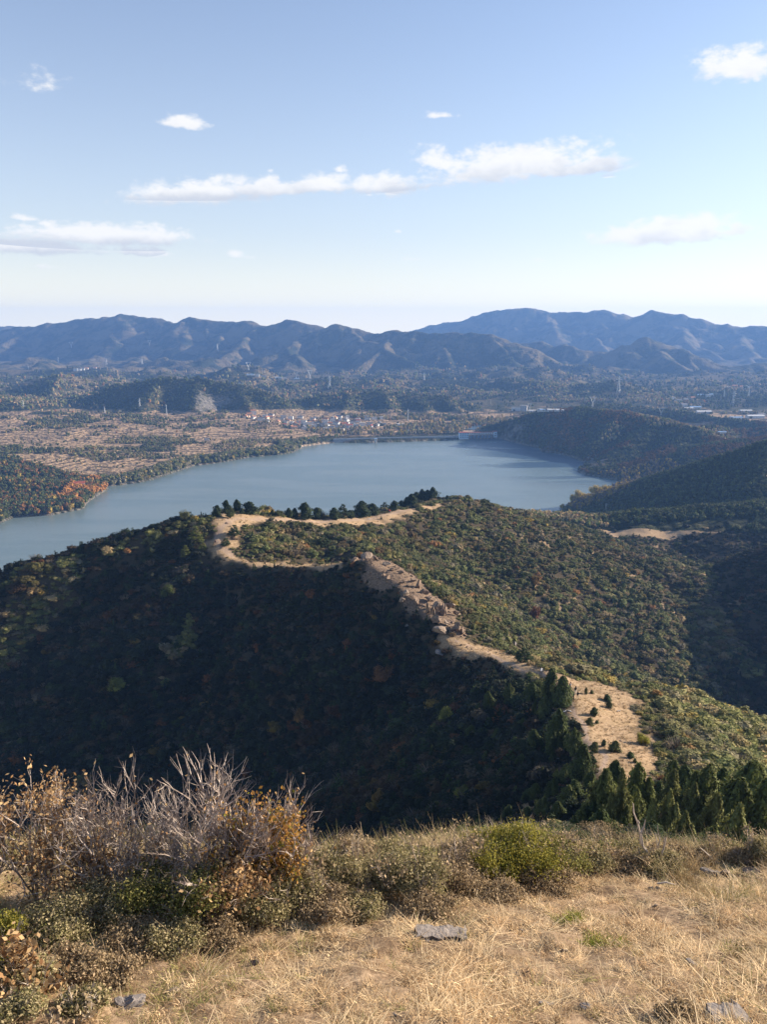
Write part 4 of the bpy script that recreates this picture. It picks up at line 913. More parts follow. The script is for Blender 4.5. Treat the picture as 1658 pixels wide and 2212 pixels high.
def fh(i, q, p, h, w):
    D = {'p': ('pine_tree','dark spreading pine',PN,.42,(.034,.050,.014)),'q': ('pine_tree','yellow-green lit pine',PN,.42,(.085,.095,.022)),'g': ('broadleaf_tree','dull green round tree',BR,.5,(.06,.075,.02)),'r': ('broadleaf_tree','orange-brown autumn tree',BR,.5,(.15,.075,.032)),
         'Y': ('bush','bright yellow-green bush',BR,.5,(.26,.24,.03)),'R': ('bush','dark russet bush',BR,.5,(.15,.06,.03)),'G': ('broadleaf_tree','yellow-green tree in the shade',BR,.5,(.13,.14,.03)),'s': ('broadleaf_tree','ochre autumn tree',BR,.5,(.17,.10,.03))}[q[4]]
    W_ = ['beside the hilltop path','below the hilltop path','left on the bowl slope under the crest','right on the bowl slope under the crest','middle of the bowl slope','tallest left of the hilltop path','just below the tallest at the hilltop','lowest left of the hilltop path','smallest by the hilltop path','high on the shaded left slope','glowing at the lit edge of the shaded slope','right beside the narrow footpath','small, left of the bigger one by the footpath','at the right edge of the dry meadow','below the lower right meadow edge','deep on the dark slope left of the junipers','near the bottom of the dark slope','in the middle of the dark slope','on the valley slope behind the rocks','low on the valley slope behind the ridge','low on the dark left slope','above the ridge junipers by the path']
    plant(D[0], p[0], p[1], h, w/(2*D[3]), D[2], D[4], f'{D[1]} {W_[i]}', 'bush' if D[0] == 'bush' else 'tree', None, TRP if D[0] == 'pine_tree' else TRK, i)
put(hilt, fh)
spur = [(1188,1523,80,34),(1214,1526,66,50),(1176,1547,42,32),(1155,1544,34,12),(1204,1621,93,50),(1239,1624,55,36),(1153,1621,46,34),(1257,1693,88,48),(1218,1690,43,34),(1275,1706,45,28),(1241,1730,48,46),(1228,1740,48,42),(1196,1727,48,30),(1158,1727,37,28),(1111,1727,32,26),(1092,1738,24,17),(1137,1733,27,20),(1088,1695,14,8),(1055,1533,40,26),(1063,1533,24,18),(1101,1512,38,24),(1095,1525,20,12),(1150,1520,48,36),(1192,1645,18,9),(1130,1580,30,24),(1075,1600,28,22),(1170,1690,34,26),(1125,1660,34,24),(1050,1650,30,20),(1175,1760,40,34),(1205,1775,46,36),(1140,1775,34,30),(1075,1745,26,22),(1100,1765,30,26),(1020,1590,26,20)]
order = sorted(range(len(spur)), key=lambda k: spur[k][1])
def fs(i, q, p, h, w):
    big = 'tall' if q[2] > 60 else 'medium' if q[2] > 34 else 'small'
    plant('juniper', p[0], p[1], h*1.1, w/(2*.22), JN, (lj if i % 3 == 2 else (.062, .080, .024)), f'{big} green juniper on the flank left of the footpath, {ORD[order.index(i)]} from the top', 'tree', 'junipers on the ridge flank', TRK, i)
put(spur, fs)
shr = [(1312,1514,15,17),(1317,1530,17,14),(1284,1546,20,17),(1274,1567,19,19),(1290,1563,8,8),(1267,1499,16,7),(1279,1498,8,8),(1285,1624,24,20),(1305,1612,16,10),(1330,1624,27,25),(1362,1637,15,16),(1373,1647,10,9)]
sl = ['upper one of a touching pair','lower one of a touching pair','pointed, right of the path bend','rounded, throwing shade over the path','tiny, beside a rounded one','thin, uppermost','tiny, right of the thin uppermost','by the stones across the path','narrow, between two rounder ones','biggest, in the lower meadow','round, near the right meadow edge','smallest, near the right meadow edge']
def fm(i, q, p, h, w): plant('juniper_bush', p[0], p[1], h, w/(2*.235) if i != 3 else w/(2*.4), JF if i != 3 else JW, (.085, .09, .03) if i % 2 else (.050, .070, .02), f'young juniper on the dry meadow, {sl[i]}', 'bush', 'young junipers on the dry meadow', TRK, i)
put(shr, fm)
lr = [(1311,1673,54,66),(1331,1656,46,72),(1351,1670,40,70),(1389,1667,56,62),(1412,1742,30,54),(1453,1680,48,66),(1458,1657,30,80),(1481,1664,42,78),(1448,1728,46,54),(1524,1660,66,64),(1565,1667,72,66),(1623,1660,60,78),(1628,1683,80,60),(1351,1772,20,42),(1593,1752,62,44),(1664,1700,70,56),(1285,1735,40,66),(1500,1712,44,60),(1372,1725,38,60),(1640,1800,46,40),(1340,1712,46,58),(1262,1745,38,66),(1425,1700,36,70),(1545,1725,56,56),(1600,1715,60,58),(1300,1765,46,52),(1480,1770,46,48),(1540,1785,52,46),(1410,1785,44,48)]
rk_ = ['left end of the dark row','behind the left end of the row','right of the pointed left ones','broad topped, left of centre','small, low in the row','slender, centre','behind the slender centre one','crooked, right of centre','pale, sunlit yellow-green, centre','tall black, right of centre','broad black, right of centre','far back at the right edge','massive, at the right edge','slim little, in front of the row','pale olive, standing nearest at right','cut off by the right edge','low, left below the meadow','low, before the crooked one','low, before the broad topped','cut low at the right corner','low, between the left ones','lowest, leftmost','behind, between centre ones','low, before the black ones','low, before the right ones','in front of the left group','in front of the pale one','in front of the black ones','in front, left of the pale one']
for i, (u, vt, wu, y) in enumerate(lr):
    top = P(u, vt, y); zb = Hs(top[0], y); h = max(top[2]-zb, .8); w = wu*y*1.12/F
    plant('juniper', top[0], y, h*rnd.uniform(1.08, 1.32), w/(2*.235)*rnd.uniform(1.2, 1.7), JN, (.22, .22, .075) if i in (8, 14, 4) else ((.12, .135, .042), (.062, .082, .025), (.16, .16, .055))[i % 3], f'juniper below the knoll, {rk_[i]}', 'tree', 'big junipers below the knoll', TRK, i, zb)
# yellow trees at the lake end
yl = [(1232,1100,20,15),(1243,1094,22,16),(1252,1100,14,14),(1276,1092,22,17),(1290,1090,16,16),(1300,1086,18,12),(1310,1084,12,10),(1210,1104,12,12),(1186,1012,8,12),(1475,952+100,9,10)]
def fy(i, q, p, h, w): plant('broadleaf_tree', p[0], p[1], h, w/.95, BR, (.42, .31, .055), f'bright yellow autumn tree at the near lake end, {ORD[[0,1,2,3,4,5,6,7][::1].index(i)]} listed along the bank', 'tree', 'yellow trees at the lake end', TRK, i)
yl = sorted(yl[:8])
def fy(i, q, p, h, w): plant('broadleaf_tree', p[0], p[1], h, w/.95, BR, (.42, .31, .055), f'bright yellow autumn tree at the near lake end, {ORD[i]} from the left', 'tree', 'yellow trees at the lake end', TRK, i)
for i, q in enumerate(yl):
    p = P(q[0]+6, q[1], 1062+3*(i % 4)); fy(i, q, p, q[2]*1075/F*1.25, q[3]*1075/F*1.25)
def REG(p):
    if p[0] < -.08*p[1]: return 'on the shaded left slope'
    if p[1] > 400: return 'high on the far valley slope'
    if p[0] > 70: return 'in the dark valley at the right'
    return 'on the valley slope behind the rocky crest' if p[1] > 230 else 'below the narrow footpath'
# dark pines that stand out of the scrub (the nearest ones, one by one)
for k, (p, s_, tn) in enumerate(SINGLES):
    plant('pine_tree', p[0], p[1], s_[2], s_[0], PS, tn, 'small dark pine in the scrub '+REG(p), 'tree', 'small dark pines '+REG(p), TRP, k, p[2]+.1)

# ------------------------------------------------------------------ rocks
def rockmesh(seed, sharp=1.0, strat=.0):
    g = np.random.default_rng(seed); v, f = ICO3; v = v.copy(); n = g.normal(size=(20, 3)); n /= np.linalg.norm(n, axis=1, keepdims=True)
    for k in range(20):
        d = g.uniform(.28, .8); s = v@n[k]-d; m = s > 0; v[m] -= np.outer(s[m]*sharp, n[k])
    v += .035*g.normal(size=v.shape); mb = MB(); mb.add(v*[1, .8, .7], f); return mb
def rockmat(name, a, b_, c_):
    m, N, bs = newmat(name); pos = N.n('ShaderNodeTexCoord').outputs['Object']; nz = N.noise(pos, 1.6, 8, .7); n2 = N.noise(pos, 7, 6, .7)
    col = N.mix(N.ramp(nz, .35, .62), c4(a), c4(b_)); col = N.mix(N.ramp(n2, .55, .72), col, c4(c_)); N.t.links.new(col, bs.inputs['Base Color'])
    bp = N.n('ShaderNodeBump', ins={'Strength': .6, 'Distance': .03 if 'grey' in name else .12, 'Height': N.m('ADD', nz, N.m('MULTIPLY', n2, .4))}); N.t.links.new(bp.outputs[0], bs.inputs['Normal']); return m
ROCK = rockmat('ridge_rock', (.27, .19, .13), (.15, .105, .075), (.07, .05, .038)); ROCKW = rockmat('pale_stone', (.34, .26, .19), (.20, .15, .11), (.10, .075, .058)); ROCKG = rockmat('grey_stone', (.27, .235, .21), (.19, .165, .145), (.11, .095, .085))
RM = [rockmesh(s).build('rock', ROCK, link_=False) for s in range(6)]; RMW = [rockmesh(s).build('rock', ROCKW, link_=False) for s in range(6, 10)]; RMG = [rockmesh(s).build('rock', ROCKG, link_=False) for s in range(10, 14)]
def rock(u, v, wu, hu, ms, label, i, group=None, sink=.25, rot=None, dy=1.0, name='rock'):
    p, ok, t = hits([(u, v)]); p = p[0]; t = t[0]; o = link(name, ms[i % len(ms)], None, (p[0], p[1], p[2]+hu*t/F*(.5-sink)))
    o.scale = (wu*t/F*.56, wu*t/F*.5*dy, hu*t/F*.75); o.rotation_euler = rot or (rnd.uniform(-.3, .3), rnd.uniform(-.3, .3), rnd.uniform(0, 6)); return tag(o, label, 'rock', group)
crag = [(790,1206,34,16),(812,1210,24,10),(768,1212,22,12),(835,1222,16,9),(850,1233,22,9),(865,1240,14,8),(893,1258,20,12),(905,1270,26,18),(918,1283,20,16),(880,1288,22,14),(928,1300,24,16),(900,1305,26,18),(945,1318,24,24),(925,1325,26,26),(960,1325,28,30),(975,1315,22,18),(985,1330,16,16),(940,1345,26,18),(965,1350,24,14),(985,1362,34,20),(1000,1368,22,14),(955,1370,34,16),(868,1262,18,9),(840,1250,16,8),(870,1300,18,12),(992,1310,14,10)]
for i, (u, v, w, h) in enumerate(crag): rock(u, v, w*1.15, h*1.35, RM if i % 3 else RMW, f'craggy brown outcrop block on the ridge crest, {ORD[i]} going down to the saddle', i, 'outcrop blocks of the rocky crest', .2, name='rock_outcrop')
pil = [(932+4*k, 1328+3*math.sin(k), 5, 30-2*abs(k-4)) for k in range(9)]
for i, (u, v, w, h) in enumerate(pil): rock(u, v, w, h, RMW, f'upright slab of the columnar rock face above the saddle, {ORD[i]} from the left', i, 'upright slabs of the rock face', .1, (0.1*math.sin(i*2), .12*math.cos(i), i*.7), .8, 'rock_slab')
oth = [(1032,1338,16,11,RMW,'pale boulder on the sunny flank, left of two'),(1058,1345,14,12,RMW,'pale boulder on the sunny flank, right of two'),(1100,1385,22,26,RMW,'tall pale rock face on the sunny flank above the footpath'),(1112,1395,16,16,RMG,'grey rock at the foot of the tall pale one'),(950,1412,34,10,RMG,'flat bluish slab on the shaded side of the saddle'),(880,1414-60,14,10,RMG,'grey stone half hidden under the rock face'),
       (1262,1608,8,5,RMW,'small white stone on the line across the path'),(1271,1612,9,5,RMG,'small grey stone beside the path junction'),(1342,1601,10,5,RMW,'white stone at the upper right of the meadow'),(1352,1604,8,4,RMG,'grey stone next to the white one on the meadow'),(1212,1632,9,6,RMW,'pale stone among the junipers left of the meadow'),(1207,1640,7,5,RMG,'grey stone among the junipers left of the meadow'),(546,1208,10,7,RMW,'pale stone on the lit saddle below the hilltop')]
for i, q in enumerate(oth): rock(q[0], q[1], q[2], q[3], q[4], q[5], i)

RUB = proto_col('rubble', [rockmesh(s) for s in (21, 22, 23, 24)], ROCK); g = np.random.default_rng(77); n = 9000
rr = 180*(330/180)**g.random(n); th = R(1)*g.uniform(-16, 12, n); x = rr*np.sin(th); y = rr*np.cos(th); mk = softmask(x, y, ROCKP, 2.0); mk2 = softmask(x, y, MEADOW[1:3], 1.5); ok = (mk > .4) & (g.random(n) < .95) | (mk2 > .5) & (g.random(n) < .12) & (fbm(x/6, y/6, 78, 2) > .1)
x, y = x[ok], y[ok]; n = len(x); z = H(x, y); s_ = np.exp(g.normal(-.75, .5, n)).clip(.18, 1.5); print('rubble', n)
scatter('rubble', np.stack([x, y, z], 1), np.stack([s_, s_*g.uniform(.6, 1, n), s_*g.uniform(.5, 1.3, n)], 1), g.integers(0, 4, n), np.ones((n, 3)), RUB, 'loose brown rubble strewn along the rocky ridge crest', 'rubble')

# ------------------------------------------------------------------ people and cattle
def skin(name, verts, edges, radii, mats, fm, parent=None, sub=1):
    me = bpy.data.meshes.new(name); me.from_pydata(verts, edges, []); o = bpy.data.objects.new(name, me); COL.objects.link(o)
    md = o.modifiers.new('s', 'SKIN'); me.skin_vertices[0].data[0].use_root = True
    for i, r in enumerate(radii): me.skin_vertices[0].data[i].radius = (r, r) if np.ndim(r) == 0 else r
    o.modifiers.new('b', 'SUBSURF').levels = sub
    dg = bpy.context.evaluated_depsgraph_get(); m2 = bpy.data.meshes.new_from_object(o.evaluated_get(dg)); bpy.data.objects.remove(o); m2.name = name
    m2.materials.clear()
    for m in mats: m2.materials.append(m)
    for p in m2.polygons: p.material_index = fm(p.center); p.use_smooth = True
    return link(name, m2, parent)
SKIN = simple('skin', (.42, .25, .17), (.38, .22, .15), 8, .6); HAIR = simple('black_hair', (.012, .01, .009), (.02, .016, .014), 20, .5)
def cloth(c): return simple('cloth', c, [q*.75 for q in c], 6, .9)
def person(u, v, h, label, top, bottom, face, stride=.22, pack=None, sit=False, longhair=False):
    p, ok, t = hits([(u, v)]); p = p[0]; s = h*t[0]/F/1.72; root = thing('person', p, label, 'person', None, face, (s, s, s))
    a = stride; hip = .92 if not sit else .28
    V = [(0,0,hip),(0,.01,hip+.22),(0,0,hip+.45),(0,-.01,hip+.57),(0,-.03,hip+.66),(0,-.02,hip+.80),
         (.20,0,hip+.46),(.25,a*.4+.02,hip+.20),(.24,a*.7-.1,hip-.02),(.245,a*.8-.14,hip-.10),(-.20,0,hip+.46),(-.25,-a*.4+.02,hip+.20),(-.24,-a*.7-.08,hip-.02),(-.245,-a*.8-.12,hip-.10)]
    if not sit: V += [(.10,0,hip-.06),(.11,-a*.55,hip-.44),(.11,-a*.8,.08),(.11,-a*.8-.16,.03),(-.10,0,hip-.06),(-.11,a*.35,hip-.44),(-.11,a*.95,.09),(-.11,a*.95-.15,.03)]
    else: V += [(.10,-.1,hip-.06),(.14,-.46,hip+.12),(.13,-.66,-.12),(.13,-.82,-.15),(-.10,-.1,hip-.06),(-.14,-.46,hip+.12),(-.13,-.66,-.12),(-.13,-.82,-.15)]
    E = [(0,1),(1,2),(2,3),(3,4),(4,5),(2,6),(6,7),(7,8),(8,9),(2,10),(10,11),(11,12),(12,13),(0,14),(14,15),(15,16),(16,17),(0,18),(18,19),(19,20),(20,21)]
    Rr = [(.16,.12),(.15,.11),(.17,.12),.06,.10,.08,.07,.05,.038,.035,.07,.05,.038,.035,.10,.075,.05,.045,.10,.075,.05,.045]
    def fm(c):
        if c.z > hip+.56: return 2 if c.y < .03 else 3
        if c.z > hip-.05 and (abs(c.x) < .19 or c.z > hip+.02): return 0
        if abs(c.x) > .2 and c.z < hip+.04 and c.z > hip-.2: return 2
        return 1 if c.z > .1 or sit else 4
    skin('body', V, E, Rr, [cloth(top), cloth(bottom), SKIN, HAIR, BARK_D], fm, root)
    v_, f_ = ICO2; mb = MB(); vv = v_*[.108, .115, .11]+[0, .03, hip+.80]; mb.add(vv, f_)
    if longhair: mb.add(v_*[.11, .07, .22]+[0, .09, hip+.62], f_)
    mb.build('hair', HAIR, root, True)
    if pack: mb = MB(); mb.add(ICO2[0]*[.15, .11, .24]+[0, .19, hip+.3], f_); mb.build('backpack', cloth(pack), root, True)
person(1170, 1457, 17, 'person in a white top and dark trousers walking on the narrow footpath', (.75,.75,.75), (.05,.045,.05), .4)
person(1232.5, 1490, 18, 'person in brown with a pale backpack, leftmost hiker on the meadow path', (.22,.15,.12), (.10,.06,.045), 3.4, pack=(.55,.5,.46))
person(1244, 1499, 18, 'person with long black hair and white trousers behind two dark hikers', (.02,.02,.022), (.7,.7,.72), 3.3, longhair=True)
person(1239, 1513, 19, 'person all in black on the path, front left of the group', (.02,.02,.025), (.022,.02,.022), 3.2, pack=(.03,.03,.035))
person(1249, 1509, 17, 'person in a dark jacket and pale trousers, front right of the group', (.03,.03,.03), (.4,.34,.28), 3.0, stride=.3)
person(465, 1172, 10, 'person sitting on the hilltop path in dark clothes', (.05,.03,.04), (.03,.03,.04), .3, 0, sit=True)
person(842, 1105, 9, 'person in a red top sitting at the crest edge by a pine', (.55,.08,.05), (.5,.5,.5), 1.2, 0, sit=True)
person(952, 1082, 9, 'tiny dark person standing at the crest end, left of two', (.02,.02,.03), (.02,.02,.02), .5)
person(958, 1082, 9, 'tiny dark person standing at the crest end, right of two', (.03,.03,.03), (.02,.02,.02), -.8)
def hidemat(name, a, b_, th_):
    m, N, bs = newmat(name); pos = N.n('ShaderNodeTexCoord').outputs['Object']; N.t.links.new(N.mix(N.ramp(N.noise(pos, 1.5, 1, .4), th_-.01, th_+.01), c4(a), c4(b_)), bs.inputs['Base Color']); return m
HIDE = hidemat('black_white_hide', (.012, .011, .011), (.75, .72, .68), .53); HIDE2 = hidemat('pied_hide', (.02, .018, .016), (.7, .66, .6), .46); FLEECE = simple('white_fleece', (.72, .66, .58), (.6, .54, .46), 9, .95); TANH = simple('tan_hide', (.5, .36, .22), (.4, .28, .17), 5, .9); HORN = simple('horn', (.35, .3, .22), (.2, .17, .12), 9, .5)
def beast(u, v, L, label, mat, rz, kind='cow', head=0):
    p, ok, t = hits([(u, v)]); p = p[0]; s = L*t[0]/F/2.3; root = thing(kind, p, label, kind, None, rz, (s, s, s))
    hz_ = 1.0 if head == 0 else .45
    V = [(-.75,0,1.18),(-.3,0,1.05),(.3,0,1.08),(.75,0,1.15),(1.1,0,1.0+.35*hz_),(1.35,0,.95+.5*hz_),(1.65,0,.75+.42*hz_),
         (-.78,.22,.95),(-.70,.24,.62),(-.86,.24,.32),(-.80,.24,.03),(-.78,-.22,.95),(-.62,-.24,.62),(-.78,-.24,.32),(-.72,-.24,.03),
         (.72,.20,.85),(.74,.21,.45),(.70,.21,.03),(.72,-.20,.85),(.80,-.21,.45),(.80,-.21,.03),(-.98,0,1.1),(-1.04,0,.6)]
    E = [(0,1),(1,2),(2,3),(3,4),(4,5),(5,6),(0,7),(7,8),(8,9),(9,10),(0,11),(11,12),(12,13),(13,14),(3,15),(15,16),(16,17),(3,18),(18,19),(19,20),(0,21),(21,22)]
    Rr = [.30,.36,.36,.30,.2,.17,.10,.17,.11,.065,.06,.17,.11,.065,.06,.14,.085,.06,.14,.085,.06,.06,.04]
    skin('body', V, E, Rr, [mat], lambda c: 0, root)
    hx, hz2 = 1.38, .95+.5*hz_+.12
    for sg in (-1, 1):
        mb = MB(); mb.tube([(hx, sg*.10, hz2), (hx+.02, sg*.22, hz2+.10), (hx+.06, sg*.22, hz2+.24)], [.04, .03, .01], 5); mb.build('horn', HORN, root)
        mb = MB(); mb.tube([(hx-.06, sg*.12, hz2-.04), (hx-.12, sg*.30, hz2-.06)], [.05, .02], 5); mb.build('ear', mat, root)
beast(1221, 1542, 12, 'black cow with a white flank patch left of the path', HIDE, .3, head=1)
beast(1231, 1540, 10, 'pied black and white cow just right of the black one', HIDE2, 2.7, head=1)
beast(1337, 1539, 8, 'black and white goat on the upper right of the meadow', HIDE2, .1, 'goat', head=1)
beast(797, 1124, 7, 'white goat grazing on the crest, right of the pines', FLEECE, .1, 'goat', head=1)
beast(751, 1117, 6, 'tan goat under the crest pine', TANH, 3.0, 'goat')
beast(1401, 1480+4, 5, 'white goat at the upper scrub edge of the meadow', FLEECE, .4, 'goat')

# ------------------------------------------------------------------ foreground
def tuft(seed, n, h, lay, w=.0045, spread=.10):
    g = np.random.default_rng(seed); a = g.uniform(0, 6.283, n); b0 = np.stack([g.normal(0, spread*.6, n), g.normal(0, spread*.6, n), np.full(n, -.015)], 1)
    L = h*g.uniform(.5, 1.25, n); out = (lay*g.uniform(.5, 1.4, n))[:, None]*np.stack([np.cos(a), np.sin(a), 0*a], 1); side = np.stack([-np.sin(a+g.normal(size=n)*.8), np.cos(a), 0*a], 1)*w
    V = []; 
    for k, f in enumerate((0, .35, .7, 1.0)):
        c = b0+out*L[:, None]*f**1.5+np.array([0, 0, 1.])*(L*(f-.35*lay*f*f))[:, None]*max(.12, 1-lay*.55); ww = (1-.8*f); V += [c-side*ww, c+side*ww]
    V = np.stack(V, 1).reshape(-1, 3); i = np.arange(n)[:, None]*8; Fc = np.concatenate([np.concatenate([i+2*k, i+2*k+1, i+2*k+3, i+2*k+2], 1) for k in range(3)]); mb = MB(); mb.add(V, Fc); return mb
def K(u, v):
    p, ok, t = hits([(u, v)]); return p[0], t[0]
def grow(mb, p, d, L, r, depth, g, tips, ups=.25, spread=.55, kids=(5, 5, 4), up0=0.15):
    n = 4 if depth < 2 else 3; pts = [p]; q = np.array(p, float); d = np.array(d, float); d /= np.linalg.norm(d)
    for i in range(n):
        d = d+g.normal(size=3)*.11+np.array([0, 0, ups*.35]); d /= np.linalg.norm(d); q = q+d*L/n; pts.append(q)
    rr = np.linspace(r, r*(.5 if depth < 3 else .35), n+1); mb.tube(pts, rr, 5 if depth == 0 else 3)
    if depth >= len(kids): tips.append((pts[-1], d)); tips.append((pts[-2], d)); return
    for k in range(kids[depth]):
        t = g.uniform(.25, 1.0) if k else 1.0; i = min(int(t*n), n-1); b0 = pts[i]+(pts[i+1]-pts[i])*(t*n-i)
        e = d+g.normal(size=3)*spread; e[2] += up0; grow(mb, b0, e, L*g.uniform(.42, .68), r*(.62-.05*depth), depth+1, g, tips, ups, spread, kids, up0)
def twigshrub(seed, h, w, stems, lean=(0, 0), r=.022, kids=(5, 5, 4), spread=.5):
    g = np.random.default_rng(seed); mb = MB(); tips = []
    for i in range(stems):
        a = 6.283*i/stems+g.uniform(-.3, .3); o = g.uniform(.2, 1.0)*w/h
        d = (math.cos(a)*o+lean[0], math.sin(a)*o+lean[1], 1.0); grow(mb, (math.cos(a)*.08, math.sin(a)*.08, -.06), d, h*.56*g.uniform(.8, 1.1), r*g.uniform(.7, 1.1), 0, g, tips, spread=spread, kids=kids)
    return mb, tips
def tipleaves(tips, frac, size, seed, k=3, drop=.05, zlo=-9):
    g = np.random.default_rng(seed); C = []
    for (p, d) in tips:
        if g.random() < frac and p[2] > zlo:
            for j in range(k): C.append(np.array(p)+g.normal(size=3)*drop)
    mb = MB(); C = np.array(C); cards(mb, C, g.normal(size=(len(C), 3))+np.array([0, -.4, .2]), size, .62, g); return mb
def leafc(name, a, b_, c_):
    m, N, bs = newmat(name); ri = N.n('ShaderNodeNewGeometry').outputs['Random Per Island']
    col = N.mix(N.ramp(ri, .2, .5), c4(a), c4(b_)); col = N.mix(N.ramp(ri, .7, .9), col, c4(c_)); N.t.links.new(col, bs.inputs['Base Color'])
    tr = N.n('ShaderNodeBsdfTranslucent', ins={0: col}); mx = N.n('ShaderNodeMixShader', ins={0: .3, 1: bs.outputs[0], 2: tr.outputs[0]}); N.t.links.new(mx.outputs[0], N.t.nodes['Material Output'].inputs[0]); return m
L_TAN = leafc('withered_leaf', (.30, .17, .075), (.50, .34, .17), (.17, .085, .035)); L_OR = leafc('autumn_leaf', (.36, .20, .035), (.44, .23, .07), (.20, .18, .03)); L_GR = leafc('green_leaf', (.20, .20, .05), (.30, .26, .09), (.11, .12, .03)); L_OL = leafc('olive_leaf', (.28, .24, .11), (.44, .36, .20), (.16, .15, .055)); L_YG = leafc('yellow_green_leaf', (.22, .20, .035), (.33, .28, .05), (.10, .12, .025)); L_BR = leafc('brush_leaf', (.38, .28, .16), (.25, .19, .11), (.52, .38, .23))
STRAW = leafc('straw', (.46, .34, .20), (.34, .25, .14), (.58, .45, .3))
def shrub(name, u, v, mbs, label, cat='shrub', group=None):
    p, t = K(u, v); o = thing(name, p, label, cat, group)
    for nm, mb, mt in mbs: mb.build(nm, mt, o)
    return o
def px(n, t=13.0): return n*t/F
def place_shrub(u, v, htu, wtu, stems, lean, twm, leafs, label, seed, kids=(5, 5, 4), r=.02, name='shrub', spread=.5, group=None):
    p, t = K(u, v); h = htu*t/F; w = wtu*t/F*.5; mb, tips = twigshrub(seed, h, w, stems, lean, r, kids, spread); o = thing(name, p, label, 'shrub', group); mb.build('branches', twm, o)
    for (nm, m, fr, sz, k, dr, zl) in leafs: tipleaves(tips, fr, sz, seed+5, k, dr, zl*h).build(nm, m, o)
    return o
place_shrub(470, 1958, 301, 363, 9, (.10, .0), TWIG, [('leaves', L_TAN, .05, .035, 1, .02, 0)], 'bare grey shrub with fanned twigs, tallest and rightmost of the thicket', 401, (6, 5, 5), .028, 'bare_shrub')
place_shrub(385, 1945, 261, 330, 9, (-.10, 0), TWIG, [('leaves', L_TAN, .03, .03, 1, .02, 0)], 'bare grey shrub in the middle of the thicket, left of the tallest', 402, (6, 5, 5), .024, 'bare_shrub')
place_shrub(270, 1950, 270, 363, 10, (-.12, 0), TWIG, [('leaves', L_TAN, .06, .032, 1, .03, 0)], 'bare grey shrub leaning left between the middle one and the leafy one', 403, (6, 5, 5), .024, 'bare_shrub')
place_shrub(90, 1945, 288, 209, 7, (.02, 0), TWIG, [('leaves', L_TAN, .55, .030, 3, .05, 0)], 'half-leafless shrub with withered tan leaves at the far left', 404, (5, 5, 3), .02, 'withered_shrub')
place_shrub(-30, 1950, 240, 240, 8, (.1, 0), TWIG, [('leaves', L_TAN, .5, .030, 3, .06, 0)], 'withered tan-leaved shrub cut by the left edge', 405, (5, 5, 3), .02, 'withered_shrub')
place_shrub(555, 1950, 205, 290, 9, (.28, 0), BARK, [('leaves', L_OR, .8, .032, 4, .07, .2)], 'orange and yellow leaved shrub at the right end of the thicket', 406, (5, 5, 3), .022, 'autumn_shrub')
place_shrub(500, 1990, 150, 230, 7, (.2, -.1), TWIG, [('leaves', L_TAN, .5, .030, 3, .06, 0)], 'low shrub with curled pale leaves below the orange one', 407, (5, 4, 3), .014, 'withered_shrub')
place_shrub(180, 1975, 170, 260, 8, (0, 0), TWIG, [('leaves', L_TAN, .4, .03, 3, .08, 0)], 'low withered shrub before the leafy one at left', 408, (5, 4, 3), .014, 'withered_shrub')
place_shrub(60, 2140, 120, 260, 8, (0, 0), TWIGP, [('leaves', L_TAN, .35, .042, 2, .06, 0)], 'pale broken brush with big withered leaves in the lower left corner', 409, (4, 4, 3), .012, 'withered_shrub')
place_shrub(160, 2205, 70, 200, 6, (.2, 0), TWIGP, [('leaves', L_BR, .25, .03, 2, .05, 0)], 'low twiggy brush at the bottom left edge', 410, (4, 4, 2), .01, 'withered_shrub')
place_shrub(585, 1945, 250, 230, 8, (.15, 0), TWIG, [('leaves', L_TAN, .05, .03, 1, .02, 0)], 'bare grey shrub behind the orange one, right end of the thicket', 411, (6, 5, 4), .02, 'bare_shrub')
place_shrub(190, 1935, 250, 220, 8, (0, 0), TWIG, [('leaves', L_TAN, .08, .03, 1, .02, 0)], 'bare grey shrub between the left leafy one and the thicket', 412, (6, 5, 4), .02, 'bare_shrub')
place_shrub(330, 1970, 180, 300, 9, (0, -.1), TWIG, [('leaves', L_TAN, .10, .03, 1, .03, 0)], 'low bare brush at the foot of the thicket, left of centre', 413, (6, 5, 4), .014, 'bare_shrub')
place_shrub(455, 1990, 150, 260, 9, (0, -.1), TWIG, [('leaves', L_TAN, .10, .03, 1, .03, 0)], 'low bare brush at the foot of the tallest shrub', 414, (6, 5, 4), .014, 'bare_shrub')
# leafy undergrowth: low dense bushes
def lowbush(u, v, hu, wu, mt, label, seed, leaf=.019, n=4200, twigs=True, name='bush', group=None):
    p, t = K(u, v); h = hu*t/F; w = wu*t/F*.5; g = np.random.default_rng(seed); mb = MB(); bl = [((c[0]*w*2, c[1]*w*1.6, c[2]*h), (r_[0]*w*2, r_[1]*w*1.6, r_[2]*h)) for c, r_ in bush_blobs(seed, .5, .9, 8)]
    tot = sum(b_[1][0]*b_[1][2] for b_ in bl)
    for c, r_ in bl:
        k = int(n*r_[0]*r_[2]/tot); d = g.normal(size=(k, 3)); d /= np.linalg.norm(d, axis=1, keepdims=True); d[:, 2] = np.abs(d[:, 2])-.25*g.random(k)
        cards(mb, np.array(c)+d*np.array(r_)*np.clip(np.abs(g.normal(.72, .34, (k, 1))), .1, 1.55), d+g.normal(size=(k, 3))*.9, leaf, .5, g)
    o = thing(name, p, label, 'bush', group); mb.build('leaves', mt, o)
    a_ = tuft(seed+3, 90, h*.95, .38, .004, w*.75); a_.build('dry_stems', STRAW, o)
    if twigs: tb, tips = twigshrub(seed+9, h*.95, w*.9, 8, (0, 0), .009, (5, 4, 3), .6); tb.build('branches', TWIG, o)
    return o
